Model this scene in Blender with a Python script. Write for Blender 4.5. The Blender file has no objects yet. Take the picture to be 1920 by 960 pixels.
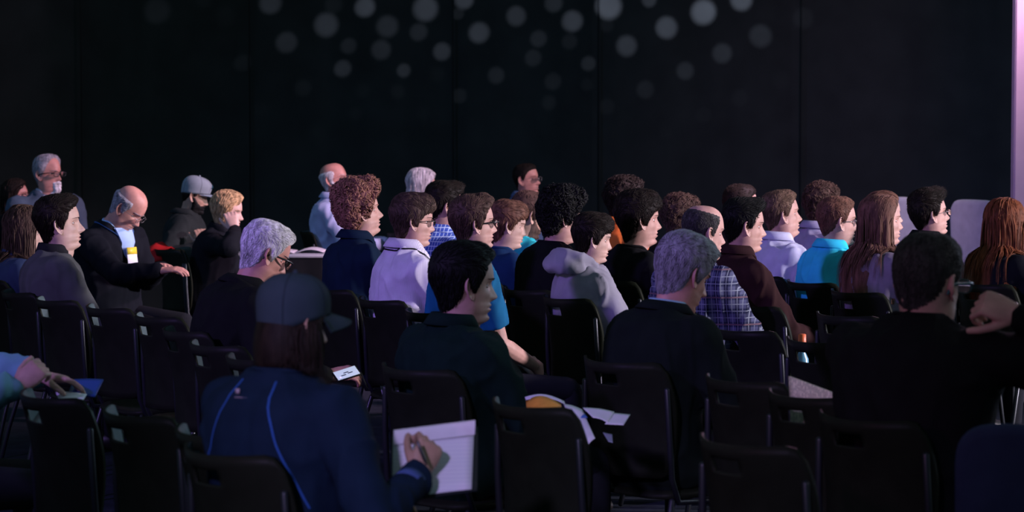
import bpy, math, random
import numpy as np
from mathutils import Vector, Matrix, noise
from mathutils.bvhtree import BVHTree

random.seed(7); rng = np.random.default_rng(7)
SC = bpy.context.scene; COL = SC.collection
pi = math.pi; rad = math.radians

# ------------------------------------------------------------------ camera
F = 4800.0                       # focal length in pixels of the 1920 wide frame
TILT = math.atan(262.0 / F); CAMZ = 1.71
cd = bpy.data.cameras.new('camera'); cam = bpy.data.objects.new('camera', cd); COL.objects.link(cam)
cd.sensor_width = 36.0; cd.lens = 36.0 * F / 1920.0
cam.location = (0, 0, CAMZ); cam.rotation_euler = (pi / 2 - TILT, 0, 0)
cd.dof.use_dof = True; cd.dof.focus_distance = 11.3; cd.dof.aperture_fstop = 5.0
cd.clip_end = 200
SC.camera = cam
# ------------------------------------------------------------------ exposure and world
vs = SC.view_settings; vs.view_transform = 'Standard'; vs.look = 'None'; vs.exposure = 0.0; vs.gamma = 1.0
vs.use_curve_mapping = False
w = bpy.data.worlds.new('world'); SC.world = w; w.use_nodes = True
w.node_tree.nodes['Background'].inputs[0].default_value = (0.50, 0.86, 0.92, 1)
w.node_tree.nodes['Background'].inputs[1].default_value = 0.12

def aim(o, target):
    d = Vector(target) - o.location
    o.rotation_euler = d.to_track_quat('-Z', 'Y').to_euler()

def spot(name, loc, target, power, color, cone, blend=0.6, size=0.5):
    l = bpy.data.lights.new(name, 'SPOT'); o = bpy.data.objects.new(name, l); COL.objects.link(o)
    l.energy = power; l.color = color; l.spot_size = rad(cone); l.spot_blend = blend; l.shadow_soft_size = size
    o.location = loc; aim(o, target); return o

def area(name, loc, target, power, color, sx, sy):
    l = bpy.data.lights.new(name, 'AREA'); l.shape = 'RECTANGLE'; o = bpy.data.objects.new(name, l); COL.objects.link(o)
    l.energy = power; l.color = color; l.size = sx; l.size_y = sy
    o.location = loc; aim(o, target); return o

# stage wash from the right, violet wash from behind on the left, cool screen glow from the stage
spot('stage_wash_light', (15.5, 9.4, 4.2), (0.7, 12.6, 1.1), 15500, (.97, 0.86, 1.0), 29, 0.9, 0.45)
spot('violet_wash_light', (-6.5, 3.5, 5.0), (0.8, 12.2, 1.0), 2300, (0.42, 0.24, 1.0), 42, 0.9, 0.3)
spot('notepad_violet_fill', (-3.0, -3.0, 5.2), (-0.15, 6.4, 0.85), 2700, (0.60, 0.46, 1.0), 13, 1.0, 0.3)  # extra violet spot, narrowed onto the writing pad to brighten it
spot('violet_row_light', (-4.0, -2.0, 5.2), (0.2, 8.6, 0.9), 90, (0.40, 0.30, 1.0), 40, 1.0, 0.3)
area('screen_glow', (11.5, 17.5, 3.0), (0.0, 10.5, 1.0), 230, (0.64, 0.72, 1.0), 7.0, 4.0)
spot('magenta_side_light', (-4.0, 2.5, 3.0), (1.2, 7.4, 1.2), 130, (1.0, 0.22, 0.72), 24, 0.9, 0.2)
spot('pale_chair_fill', (3.0, 13.0, 4.8), (3.1, 18.2, .9), 1000, (.95, .80, 1.0), 22, .9, .3)  # added spot that brightens the two pale chairs
spot('left_chairs_fill', (6.0, 12.0, 4.2), (-1.35, 7.2, .8), 620, (.45, .80, 1.0), 12, .9, .2)  # added narrow spot lifting the inner faces of the left chairs
spot('far_faces_fill', (5.0, 15.0, 4.6), (-.5, 18.6, 1.2), 1500, (1.0, .68, .84), 26, .9, .2)  # added spot for two dim faces in the far row
spot('near_row_fill', (7.0, 8.5, 3.6), (-.3, 7.6, 1.0), 90, (1.0, .78, .92), 44, .9, .2)  # added pinkish fill from the right on the near rows
spot('back_wash_light', (4.5, 14.0, 4.8), (-1.4, 17.8, 1.1), 3000, (1.0, 0.62, 0.86), 66, 0.8, 0.3)
spot('blue_back_light', (-7.0, 11.0, 4.8), (-2.0, 17.3, 1.0), 500, (0.25, 0.40, 1.0), 45, 0.9, 0.3)

# mirror ball throwing soft dots of light on the black drape
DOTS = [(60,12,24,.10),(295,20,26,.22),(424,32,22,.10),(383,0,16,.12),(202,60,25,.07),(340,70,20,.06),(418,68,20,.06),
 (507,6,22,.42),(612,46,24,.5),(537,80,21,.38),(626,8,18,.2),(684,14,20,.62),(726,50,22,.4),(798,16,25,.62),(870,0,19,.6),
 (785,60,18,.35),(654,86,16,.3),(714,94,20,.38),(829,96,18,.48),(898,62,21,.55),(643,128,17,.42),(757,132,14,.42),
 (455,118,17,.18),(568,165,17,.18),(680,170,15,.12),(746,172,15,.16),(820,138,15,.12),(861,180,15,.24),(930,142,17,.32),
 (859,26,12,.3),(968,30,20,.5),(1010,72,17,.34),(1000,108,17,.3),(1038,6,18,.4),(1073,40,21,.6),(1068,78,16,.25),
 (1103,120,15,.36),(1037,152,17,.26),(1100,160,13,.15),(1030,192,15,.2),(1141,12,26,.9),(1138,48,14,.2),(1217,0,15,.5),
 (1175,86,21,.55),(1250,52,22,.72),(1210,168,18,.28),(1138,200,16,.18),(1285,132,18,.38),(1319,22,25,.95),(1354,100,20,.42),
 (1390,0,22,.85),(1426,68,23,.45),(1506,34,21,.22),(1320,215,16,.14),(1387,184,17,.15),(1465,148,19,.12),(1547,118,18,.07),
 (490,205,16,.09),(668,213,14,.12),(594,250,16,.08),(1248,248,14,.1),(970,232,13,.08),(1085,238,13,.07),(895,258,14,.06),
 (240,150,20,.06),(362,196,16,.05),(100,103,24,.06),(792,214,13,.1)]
WALLY = 22.0

def world_dir(u, v):
    xc = (u - 960) / F; yc = -(v - 480) / F
    c, s = math.cos(TILT), math.sin(TILT)
    return Vector((xc, yc * s + c, yc * c - s))
def at(u, v, Y):
    d = world_dir(u, v); return Vector((0, 0, CAMZ)) + d * (Y / d.y)

BALL = Vector((1.5, 10.0, 5.2))
def mirror_ball():
    l = bpy.data.lights.new('mirror_ball_light', 'POINT'); o = bpy.data.objects.new('mirror_ball_light', l); COL.objects.link(o)
    o.location = BALL; l.energy = 400.0; l.shadow_soft_size = 0.0; l.use_nodes = True
    nt = l.node_tree; N = nt.nodes; L = nt.links
    em = [n for n in N if n.type == 'EMISSION'][0]
    tc = N.new('ShaderNodeTexCoord'); acc = None
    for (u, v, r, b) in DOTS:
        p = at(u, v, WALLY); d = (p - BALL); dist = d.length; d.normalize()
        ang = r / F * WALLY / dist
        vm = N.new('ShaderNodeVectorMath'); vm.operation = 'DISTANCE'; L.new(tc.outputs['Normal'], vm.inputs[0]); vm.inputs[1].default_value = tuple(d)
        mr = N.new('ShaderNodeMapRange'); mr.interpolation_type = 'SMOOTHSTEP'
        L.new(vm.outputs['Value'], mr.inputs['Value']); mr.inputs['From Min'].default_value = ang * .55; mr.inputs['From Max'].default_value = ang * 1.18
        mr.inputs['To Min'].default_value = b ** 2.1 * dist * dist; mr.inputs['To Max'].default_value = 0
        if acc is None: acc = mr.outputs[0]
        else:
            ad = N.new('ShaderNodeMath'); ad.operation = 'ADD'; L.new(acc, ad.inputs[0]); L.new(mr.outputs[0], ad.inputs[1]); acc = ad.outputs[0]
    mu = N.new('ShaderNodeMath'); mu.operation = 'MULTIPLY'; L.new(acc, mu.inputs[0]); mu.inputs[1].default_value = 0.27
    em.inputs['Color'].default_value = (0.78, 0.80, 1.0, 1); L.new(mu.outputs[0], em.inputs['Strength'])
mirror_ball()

# ------------------------------------------------------------------ materials
MATS = {}
def mat(name, color, rough=0.6, spec=0.4, vary=0.0, vscale=20.0, bump=0.0, bscale=300.0, stretch=(1, 1, 1), metal=0.0, sheen=0.0, pattern=None, trans=0.0, emit=None):
    if name in MATS: return MATS[name]
    m = bpy.data.materials.new(name); m.use_nodes = True; MATS[name] = m
    nt = m.node_tree; N = nt.nodes; L = nt.links; b = N['Principled BSDF']
    b.inputs['Base Color'].default_value = (*color, 1); b.inputs['Roughness'].default_value = rough
    b.inputs['Specular IOR Level'].default_value = spec; b.inputs['Metallic'].default_value = metal
    if sheen: b.inputs['Sheen Weight'].default_value = sheen; b.inputs['Sheen Roughness'].default_value = .4
    if trans: b.inputs['Transmission Weight'].default_value = trans
    if emit: b.inputs['Emission Color'].default_value = (*emit[:3], 1); b.inputs['Emission Strength'].default_value = emit[3]
    tc = N.new('ShaderNodeTexCoord'); mp = N.new('ShaderNodeMapping'); mp.inputs['Scale'].default_value = stretch
    L.new(tc.outputs['Object'], mp.inputs[0])
    src = None
    if pattern:
        src = pattern(nt, tc, color)
    if vary:
        n = N.new('ShaderNodeTexNoise'); n.inputs['Scale'].default_value = vscale; n.inputs['Detail'].default_value = 4; L.new(mp.outputs[0], n.inputs[0])
        mx = N.new('ShaderNodeMix'); mx.data_type = 'RGBA'; mx.blend_type = 'MULTIPLY'; mx.inputs[0].default_value = 1.0
        cr = N.new('ShaderNodeMapRange'); L.new(n.outputs['Fac'], cr.inputs[0]); cr.inputs[1].default_value = .3; cr.inputs[2].default_value = .7
        cr.inputs[3].default_value = 1 - vary; cr.inputs[4].default_value = 1 + vary
        if src: L.new(src, mx.inputs[6])
        else: mx.inputs[6].default_value = (*color, 1)
        L.new(cr.outputs[0], mx.inputs[7]); src = mx.outputs[2]
    if src: L.new(src, b.inputs['Base Color'])
    if bump:
        n = N.new('ShaderNodeTexNoise'); n.inputs['Scale'].default_value = bscale; L.new(mp.outputs[0], n.inputs[0])
        bp = N.new('ShaderNodeBump'); bp.inputs['Strength'].default_value = bump; bp.inputs['Distance'].default_value = .004
        L.new(n.outputs['Fac'], bp.inputs['Height']); L.new(bp.outputs[0], b.inputs['Normal'])
    return m

def lines(nt, coord, axis, freq, lo, hi):
    """soft stripe mask along one object axis"""
    N = nt.nodes; L = nt.links
    sp = N.new('ShaderNodeSeparateXYZ'); L.new(coord, sp.inputs[0])
    src = sp.outputs[axis]
    if axis == 1:
        sb = N.new('ShaderNodeMath'); sb.operation = 'SUBTRACT'; L.new(sp.outputs[1], sb.inputs[0]); L.new(sp.outputs[0], sb.inputs[1]); src = sb.outputs[0]
    mu = N.new('ShaderNodeMath'); mu.operation = 'MULTIPLY'; mu.inputs[1].default_value = freq; L.new(src, mu.inputs[0])
    fr = N.new('ShaderNodeMath'); fr.operation = 'FRACT'; L.new(mu.outputs[0], fr.inputs[0])
    pg = N.new('ShaderNodeMath'); pg.operation = 'PINGPONG'; pg.inputs[1].default_value = .5; L.new(fr.outputs[0], pg.inputs[0])
    mr = N.new('ShaderNodeMapRange'); L.new(pg.outputs[0], mr.inputs[0]); mr.inputs[1].default_value = lo; mr.inputs[2].default_value = hi
    mr.inputs[3].default_value = 1; mr.inputs[4].default_value = 0
    return mr.outputs[0]
def mixc(nt, fac, a, b, blend='MIX'):
    mx = nt.nodes.new('ShaderNodeMix'); mx.data_type = 'RGBA'; mx.blend_type = blend
    nt.links.new(fac, mx.inputs[0])
    if isinstance(a, tuple): mx.inputs[6].default_value = (*a, 1)
    else: nt.links.new(a, mx.inputs[6])
    mx.inputs[7].default_value = (*b, 1); return mx.outputs[2]
def plaid(nt, tc, c):
    co = tc.outputs['Object']
    s = mixc(nt, lines(nt, co, 2, 17, .16, .22), c, (.03, .035, .08))
    s = mixc(nt, lines(nt, co, 1, 17, .16, .22), s, (.35, .35, .42), 'MULTIPLY')
    s = mixc(nt, lines(nt, co, 2, 34, .03, .09), s, (.20, .22, .28))
    s = mixc(nt, lines(nt, co, 1, 34, .03, .09), s, (.20, .22, .28))
    return mixc(nt, lines(nt, co, 2, 8.5, .01, .04), s, (.14, .08, .10))
def check(nt, tc, c):
    co = tc.outputs['Object']
    s = mixc(nt, lines(nt, co, 2, 42, .06, .12), c, (.45, .55, .75))
    return mixc(nt, lines(nt, co, 1, 42, .06, .12), s, (.45, .55, .75))
def stripe(nt, tc, c):
    co = tc.outputs['Object']
    return mixc(nt, lines(nt, co, 1, 130, .10, .25), c, tuple(x * .78 for x in c))
PATTERNS = dict(plaid=plaid, check=check, stripe=stripe)

def skin_mat(tone):
    tones = dict(fair=(.54, .34, .28), pink=(.52, .29, .24), tan=(.40, .24, .17), brown=(.26, .13, .08), ruddy=(.55, .26, .21))
    return mat('skin_' + tone, tones[tone], .48, .40, .16, 22, .2, 500)
def hair_mat(tone):
    tones = dict(black=(.006, .006, .006), dark=(.012, .008, .006), brown=(.066, .041, .032), auburn=(.13, .060, .040), fairbrown=(.13, .078, .052), buzz=(.040, .036, .036), ginger=(.13, .038, .014),
                 red=(.23, .105, .075), blond=(.42, .27, .14), grey=(.28, .27, .30), white=(.66, .64, .66), silver=(.45, .44, .47), chestnut=(.070, .040, .030), longbrown=(.120, .058, .040))
    return mat('hair_' + tone, tones[tone], .60, .13, .5, 60, .3, 250, (1, 1, .25))
def cloth_mat(name, color, pattern=None, rough=.85):
    return mat('cloth_' + name, color, rough, .08, .10, 14, .25, 700, sheen=.0, pattern=PATTERNS[pattern] if pattern else None)
EYE = lambda: mat('eye_white', (.75, .72, .70), .2, .5)
IRIS = lambda: mat('iris', (.03, .02, .015), .15, .6)
LIP = lambda: mat('lips', (.42, .22, .19), .4, .4)

# ------------------------------------------------------------------ mesh helpers
class Acc:
    def __init__(s): s.v = []; s.f = []; s.m = []; s.n = 0
    def add(s, v, f, mi=0):
        v = np.asarray(v, float).reshape(-1, 3); s.v.append(v)
        s.f += [tuple(i + s.n for i in q) for q in f]
        s.m += (list(mi) if isinstance(mi, (list, tuple)) else [mi] * len(f)); s.n += len(v)
    def V(s): return np.concatenate(s.v) if s.v else np.zeros((0, 3))
    def mesh(s, name, mats, smooth=True):
        me = bpy.data.meshes.new(name); me.from_pydata([tuple(p) for p in s.V().tolist()], [], s.f)
        for m in mats: me.materials.append(m)
        if len(mats) > 1: me.polygons.foreach_set('material_index', s.m)
        if smooth: me.polygons.foreach_set('use_smooth', [True] * len(me.polygons))
        me.update(); return me
    def obj(s, name, mats, parent=None, smooth=True):
        if not isinstance(mats, (list, tuple)): mats = [mats]
        o = bpy.data.objects.new(name, s.mesh(name, mats, smooth)); COL.objects.link(o)
        if parent: o.parent = parent
        return o

def rings(R, cap=True, closed=True):
    """R: list of (n,3) rings -> verts, quads"""
    n = len(R[0]); v = np.concatenate(R); f = []
    for i in range(len(R) - 1):
        for j in range(n if closed else n - 1):
            k = (j + 1) % n; f.append((i * n + j, i * n + k, (i + 1) * n + k, (i + 1) * n + j))
    if cap: f.append(tuple(range(n - 1, -1, -1))); f.append(tuple((len(R) - 1) * n + j for j in range(n)))
    return v, f

def frames(P):
    P = np.asarray(P, float); T = np.gradient(P, axis=0); T /= np.linalg.norm(T, axis=1)[:, None] + 1e-12
    up = np.array([0, 0, 1.]) if abs(T[0][2]) < .9 else np.array([1., 0, 0])
    S = []; a = np.cross(up, T[0]); a /= np.linalg.norm(a)
    for t in T:
        a = a - t * a.dot(t); a /= np.linalg.norm(a) + 1e-12; S.append(a.copy())
    S = np.array(S); return T, S, np.cross(T, S)

def tube(P, r, n=10, flat=1.0, ends=True):
    P = np.asarray(P, float); r = np.broadcast_to(np.asarray(r, float), (len(P),)).copy()
    T, S, U = frames(P)
    if ends:   # rounded ends
        P = np.vstack([P[0] - T[0] * r[0] * .75, P[0] - T[0] * r[0] * .45, P, P[-1] + T[-1] * r[-1] * .45, P[-1] + T[-1] * r[-1] * .75])
        S = np.vstack([S[:1], S[:1], S, S[-1:], S[-1:]]); U = np.vstack([U[:1], U[:1], U, U[-1:], U[-1:]])
        r = np.concatenate([[r[0] * .45, r[0] * .85], r, [r[-1] * .85, r[-1] * .45]])
    a = np.linspace(0, 2 * pi, n, endpoint=False); c = np.cos(a)[:, None]; s = np.sin(a)[:, None]
    return rings([P[i] + S[i] * c * r[i] + U[i] * s * r[i] * flat for i in range(len(P))])

def box(c, s, M=None, bev=0):
    c = np.array(c, float); h = np.array(s, float) / 2
    if bev:
        b = bev; R = []
        def ring(x, y, z):
            return [(x, y - b, z), (x - b, y, z), (-x + b, y, z), (-x, y - b, z), (-x, -y + b, z), (-x + b, -y, z), (x - b, -y, z), (x, -y + b, z)]
        R = [np.array(ring(h[0] - b, h[1] - b, -h[2])), np.array(ring(h[0], h[1], -h[2] + b)), np.array(ring(h[0], h[1], h[2] - b)), np.array(ring(h[0] - b, h[1] - b, h[2]))]
        v, f = rings(R)
    else:
        v = np.array([(x, y, z) for x in (-1, 1) for y in (-1, 1) for z in (-1, 1)], float) * h
        f = [(0, 1, 3, 2), (4, 6, 7, 5), (0, 4, 5, 1), (2, 3, 7, 6), (0, 2, 6, 4), (1, 5, 7, 3)]
    v = v + c
    if M is not None: v = xf(M, v)
    return v, f

def xf(M, v):
    A = np.array(M); return np.asarray(v) @ A[:3, :3].T + A[:3, 3]
def sphere(c, r, nu=14, nv=10):
    R = [np.array([(r * math.sin(t) * math.cos(a), r * math.sin(t) * math.sin(a), r * math.cos(t)) for a in np.linspace(0, 2 * pi, nu, endpoint=False)]) + np.array(c) for t in np.linspace(.05, pi - .05, nv)]
    return rings(R)
def catmull(P, sub):
    P = np.asarray(P, float); out = []; n = len(P)
    for i in range(n - 1):
        p0 = P[max(i - 1, 0)]; p1 = P[i]; p2 = P[i + 1]; p3 = P[min(i + 2, n - 1)]
        for k in range(sub):
            t = k / sub
            out.append(.5 * ((2 * p1) + (-p0 + p2) * t + (2 * p0 - 5 * p1 + 4 * p2 - p3) * t * t + (-p0 + 3 * p1 - 3 * p2 + p3) * t ** 3))
    out.append(P[-1]); return np.array(out)
def sm(x, a, b):
    t = np.clip((np.asarray(x, float) - a) / (b - a), 0, 1); return t * t * (3 - 2 * t)
def gs(x, s): return np.exp(-(x / s) ** 2)

def remesh(acc, voxel, smooth=3):
    me = acc.mesh('tmp', [], False); o = bpy.data.objects.new('tmp', me); COL.objects.link(o)
    m = o.modifiers.new('r', 'REMESH'); m.mode = 'VOXEL'; m.voxel_size = voxel; m.use_smooth_shade = True
    s = o.modifiers.new('s', 'SMOOTH'); s.factor = .5; s.iterations = smooth
    dg = bpy.context.evaluated_depsgraph_get(); nm = bpy.data.meshes.new_from_object(o.evaluated_get(dg))
    bpy.data.objects.remove(o); bpy.data.meshes.remove(me)
    v = np.empty(len(nm.vertices) * 3); nm.vertices.foreach_get('co', v); v = v.reshape(-1, 3)
    f = [tuple(p.vertices) for p in nm.polygons]
    nr = np.empty(len(nm.vertices) * 3); nm.vertices.foreach_get('normal', nr); nr = nr.reshape(-1, 3)
    bpy.data.meshes.remove(nm); return v, f, nr

def wrinkle(v, nr, amp, sc, seed, stretch=(1, 1, .45)):
    st = np.array(stretch) * sc; q = v * st + seed * 7.3
    d = np.array([noise.noise(Vector(p)) for p in q.tolist()])
    d2 = np.array([noise.noise(Vector(p)) for p in (q * 2.3 + 5).tolist()])
    ridge = (1 - np.abs(d) * 3.2).clip(0, 1) ** 2
    return v + nr * ((ridge * .8 + d2 * .5) * amp)[:, None]

def tag(o, label, cat, group=None):
    o['label'] = label; o['category'] = cat
    if group: o['group'] = group
    return o
def empty(name, loc, rz=0):
    o = bpy.data.objects.new(name, None); COL.objects.link(o); o.location = loc; o.rotation_euler = (0, 0, rz); o.empty_display_size = .1
    return o
def struct(name, acc, m, smooth=False):
    o = acc.obj(name, m, None, smooth); o['kind'] = 'structure'; return o
def copy_tree(o, parent=None):
    c = o.copy(); COL.objects.link(c); c.parent = parent
    for ch in [x for x in bpy.data.objects if x.parent == o]: copy_tree(ch, c)
    return c

# ------------------------------------------------------------------ the room
def build_room():
    a = Acc(); a.add(*box((0, 11, -.05), (26, 34, .1)))
    struct('floor', a, mat('dark_carpet', (.018, .022, .035), .95, .1, .3, 8, .5, 400))
    # black pipe-and-drape wall: folds are real depth
    a = Acc(); xs = np.linspace(-13, 13, 521)
    dep = np.array([.03 * noise.noise(Vector((x * 2.2, 0, 0))) + .012 * noise.noise(Vector((x * 6.1, 3, 0))) for x in xs])
    P = []
    for z in (0.0, 1.5, 3.5, 7.0):
        P.append(np.stack([xs, WALLY + dep * (1.2 - .06 * z), np.full_like(xs, z)], 1))
    v, f = rings(P, cap=False, closed=False); v2 = v.copy(); v2[:, 1] += .06; n = len(v)
    a.add(v, f); a.add(v2, [q[::-1] for q in f])
    a.add(*box((0, WALLY + .3, 3.5), (26, .2, 7)))
    struct('wall_back', a, mat('black_drape', (.030, .034, .036), .95, .05, .15, 3, .3, 500), True)
    # seams between drape panels
    for u in (155, 470, 850, 1122, 1500):
        x = at(u, 200, WALLY).x; a = Acc(); a.add(*tube([(x, WALLY - .05, 0), (x, WALLY - .05, 3.5), (x, WALLY - .05, 7)], .008, 8, ends=False))
        struct('trim_1', a, mat('black_seam', (.020, .023, .024), .95, .05), True)
    # lit scenic panel at the right edge of the frame
    x0 = at(1897, 100, 15.3).x
    a = Acc(); a.add(*box((x0 + .6, 15.25, 2.6), (1.2, .1, 5.2), None, .01))
    o = struct('wall_right', a, mat('mauve_panel', (.55, .42, .50), .8, .2, .05, 6, .1, 300), False)
build_room()
spot('panel_uplight', (2.6, 11.0, 5.0), (3.3, 15.0, 3.4), 620, (1.0, .58, .84), 44, .9, .3)

# ------------------------------------------------------------------ chairs
def coat(m):
    b = m.node_tree.nodes['Principled BSDF']; return m
BLK = lambda: coat(mat('black_plastic', (.011, .013, .0085), .42, .05, .15, 12, .04, 900))
TUBEM = lambda: mat('dark_steel', (.022, .025, .030), .35, .4, 0, 1, 0, 1, metal=.4)
def backrest_acc(hw=.225, z0=.50, z1=.885, wrap=.11, slot=True, th=.012):
    ys = sorted(set(list(np.linspace(-1, 1, 25).round(4)) + [-.26, .26])); zs = sorted(set(list(np.linspace(0, 1, 15).round(4)) + [.80, .90]))
    def P(y, z, off):
        t = z; wid = hw * (1 - .10 * max(0, (t - .55) / .45) ** 2 * 1.0) * (1 - .10 * (1 - t))
        # rounded corners
        k = 0
        if abs(y) > .80: k = (abs(y) - .80) / .20; k = 1 - math.sqrt(max(0, 1 - k * k))
        zz = z0 + (z1 - z0) * t; zc = (z0 + z1) / 2; zz = zc + (zz - zc) * (1 - .22 * k)
        x = -.235 - .055 * t + wrap * abs(y) ** 2.2 * (.75 + .25 * t) + .02 * math.sin(t * pi)
        return np.array([x - off, y * wid, zz + .012 * (y * y) * t])
    v = []; f = []; mi = []; idx = {}
    for i, y in enumerate(ys):
        for j, z in enumerate(zs):
            idx[i, j] = len(v) // 2; v.append(P(y, z, 0)); v.append(P(y, z, th))
    edges = {}
    for i in range(len(ys) - 1):
        for j in range(len(zs) - 1):
            if slot and ys[i] >= -.261 and ys[i + 1] <= .261 and zs[j] >= .799 and zs[j + 1] <= .901: continue
            a_, b_, c_, d_ = idx[i, j], idx[i + 1, j], idx[i + 1, j + 1], idx[i, j + 1]
            f.append((2 * a_, 2 * b_, 2 * c_, 2 * d_)); mi.append(1); mi.append(0); f.append((2 * d_ + 1, 2 * c_ + 1, 2 * b_ + 1, 2 * a_ + 1))
            for e in ((a_, b_), (b_, c_), (c_, d_), (d_, a_)):
                k = tuple(sorted(e)); edges[k] = None if k in edges else e
    for e in edges.values():
        if e: f.append((2 * e[1], 2 * e[0], 2 * e[0] + 1, 2 * e[1] + 1)); mi.append(0)
    return v, f, mi
def make_chair():
    r = empty('stacking_chair', (0, 0, 0))
    a = Acc(); a.add(*backrest_acc()); a.obj('backrest', [BLK(), mat('stage_lit_plastic', (.085, .12, .13), .55, .15, .1, 12)], r)  # front faces paler and tealer: stage light on them put into the colour
    a = Acc(); R = []
    for z, s in ((.425, .93), (.43, 1), (.447, 1), (.455, .95)):
        q = []
        for t in np.linspace(0, 2 * pi, 32, endpoint=False):
            c, s_ = math.cos(t), math.sin(t)
            q.append((.02 + .22 * s * np.sign(c) * abs(c) ** .45, .215 * s * np.sign(s_) * abs(s_) ** .45, z - .012 * (1 - min(1, abs(s_) * 1.2)) * (z > .44)))
        R.append(np.array(q))
    a.add(*rings(R)); a.obj('seat', BLK(), r)
    for s in (-1, 1):
        for P in ([(.20, s * .20, .425), (.225, s * .225, .22), (.25, s * .235, .0125)], [(-.16, s * .20, .425), (-.22, s * .222, .22), (-.27, s * .235, .0125)]):
            a = Acc(); a.add(*tube(P, .0115, 8)); a.obj('leg', TUBEM(), r)
        a = Acc(); a.add(*tube([(.20, s * .20, .415), (0, s * .205, .412), (-.14, s * .21, .42), (-.175, s * .214, .50), (-.185, s * .212, .66), (-.19, s * .205, .80)], .0105, 8)); a.obj('frame', TUBEM(), r)
    return r
CHAIR = make_chair(); CHAIR_USED = [False]; CHAIRS = []
def place_chair(x, y, yaw, label, group=None):
    c = CHAIR if not CHAIR_USED[0] else copy_tree(CHAIR); CHAIR_USED[0] = True
    c.location = (x, y, 0); c.rotation_euler = (0, 0, yaw); tag(c, label, 'chair', group); CHAIRS.append((x, y)); return c

# ------------------------------------------------------------------ heads
HK = np.array([  # z, front x, back x, half width, front taper
 (.1250, -.008, -.012, .002, 0), (.1222, .022, -.045, .031, 0), (.1145, .046, -.067, .049, 0), (.0990, .068, -.086, .063, .02),
 (.0790, .082, -.0975, .0715, .05), (.0550, .0900, -.1035, .0765, .10), (.0300, .0930, -.1035, .0780, .12), (.0080, .0860, -.0995, .0770, .12),
 (-.0120, .0830, -.0940, .0740, .12), (-.0320, .0830, -.0880, .0700, .16), (-.0480, .0830, -.0825, .0665, .20), (-.0600, .0855, -.0790, .0640, .24),
 (-.0700, .0850, -.0765, .0615, .28), (-.0800, .0840, -.0755, .0590, .32), (-.0920, .0800, -.0755, .0560, .38), (-.1040, .0815, -.0760, .0530, .42),
 (-.1130, .0770, -.0765, .0520, .42), (-.1190, .0640, -.0775, .0520, .34), (-.1250, .0480, -.0780, .0530, .2), (-.1370, .0370, -.0800, .0535, .08),
 (-.1560, .0320, -.0830, .0540, 0), (-.1800, .0300, -.0890, .0560, 0), (-.2100, .0300, -.0980, .0640, 0)])

def head_points(nc, sub, nose=1.0, fat=0.0, jaw=1.0, mouth=0.0, female=False):
    K = catmull(HK, sub); K[:, 3] = np.maximum(K[:, 3], .0015)
    z = K[:, 0:1]; xf_, xb, w, tp = K[:, 1:2].copy(), K[:, 2:3].copy(), K[:, 3:4].copy(), K[:, 4:5]
    low = sm(-z, .02, .11); neck = sm(-z, .115, .14)
    w *= 1 + fat * .16 * low + (jaw - 1) * low * (1 - neck); xf_ += fat * .022 * neck; xb -= fat * .010 * neck
    if female: w *= 1 - .10 * neck - .04 * low; xb += .010 * neck; xf_ -= .006 * neck
    t = np.linspace(0, 2 * pi, nc, endpoint=False); ph = (t - .42 * np.sin(t))[None, :]
    c = np.cos(ph); s = np.sin(ph)
    cx = (xf_ + xb) / 2; af = (xf_ - xb) / 2
    cp = np.maximum(c, 0)
    X = cx + af * c; Y = w * s * (1 - tp * cp ** 1.6)
    # flatter face front, fuller occiput
    X = X - .006 * cp * gs(np.abs(Y) - .06, .03) * sm(z, -.11, -.05)
    Z = np.repeat(z, nc, 1)
    front = sm(c, .15, .6)
    pz = np.interp(-Z, [-.020, -.008, .002, .016, .028, .036, .042, .048, .054], [.0, .003, .008, .017, .0245, .0285, .025, .012, 0]) * nose
    nw = np.interp(-Z, [-.01, .005, .02, .036, .048], [.0075, .008, .0095, .0135, .0135])
    A = np.abs(Y)
    dx = pz * gs(Y, nw) + .0075 * nose * gs(A - .0125, .006) * gs(Z + .0405, .0065)
    dx -= .011 * gs(A - .031, .016) * gs(Z - .002, .0115)
    dx += .0035 * gs(A - .026, .02) * gs(Z - .022, .008)
    dx += .006 * gs(A - .042, .018) * gs(Z + .027, .016)
    lw = gs(Y, .021)
    dx += (.0050 * gs(Z + .0615, .0045) + .0055 * gs(Z + .0765, .0052) - .0045 * gs(Z + .0695, .0026)) * lw
    dx -= .004 * gs(Z + .089, .006) * gs(Y, .025)
    dx += .004 * gs(Z + .104, .008) * gs(Y, .018) * jaw
    dx -= mouth * .03 * gs(Z + .071, .010) * gs(Y, .018)
    X = X + dx * front
    # jaw angle and temple modelling
    side = 1 - front
    Y = Y * (1 - .035 * gs(Z - .02, .03) * gs(X - .055, .022))
    lip = (np.abs(Z + .0695) < .0115) & (A < .024 - np.abs(Z + .0695) * .9) & (c > .6)
    return X, Y, Z, K, ph, lip

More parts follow.
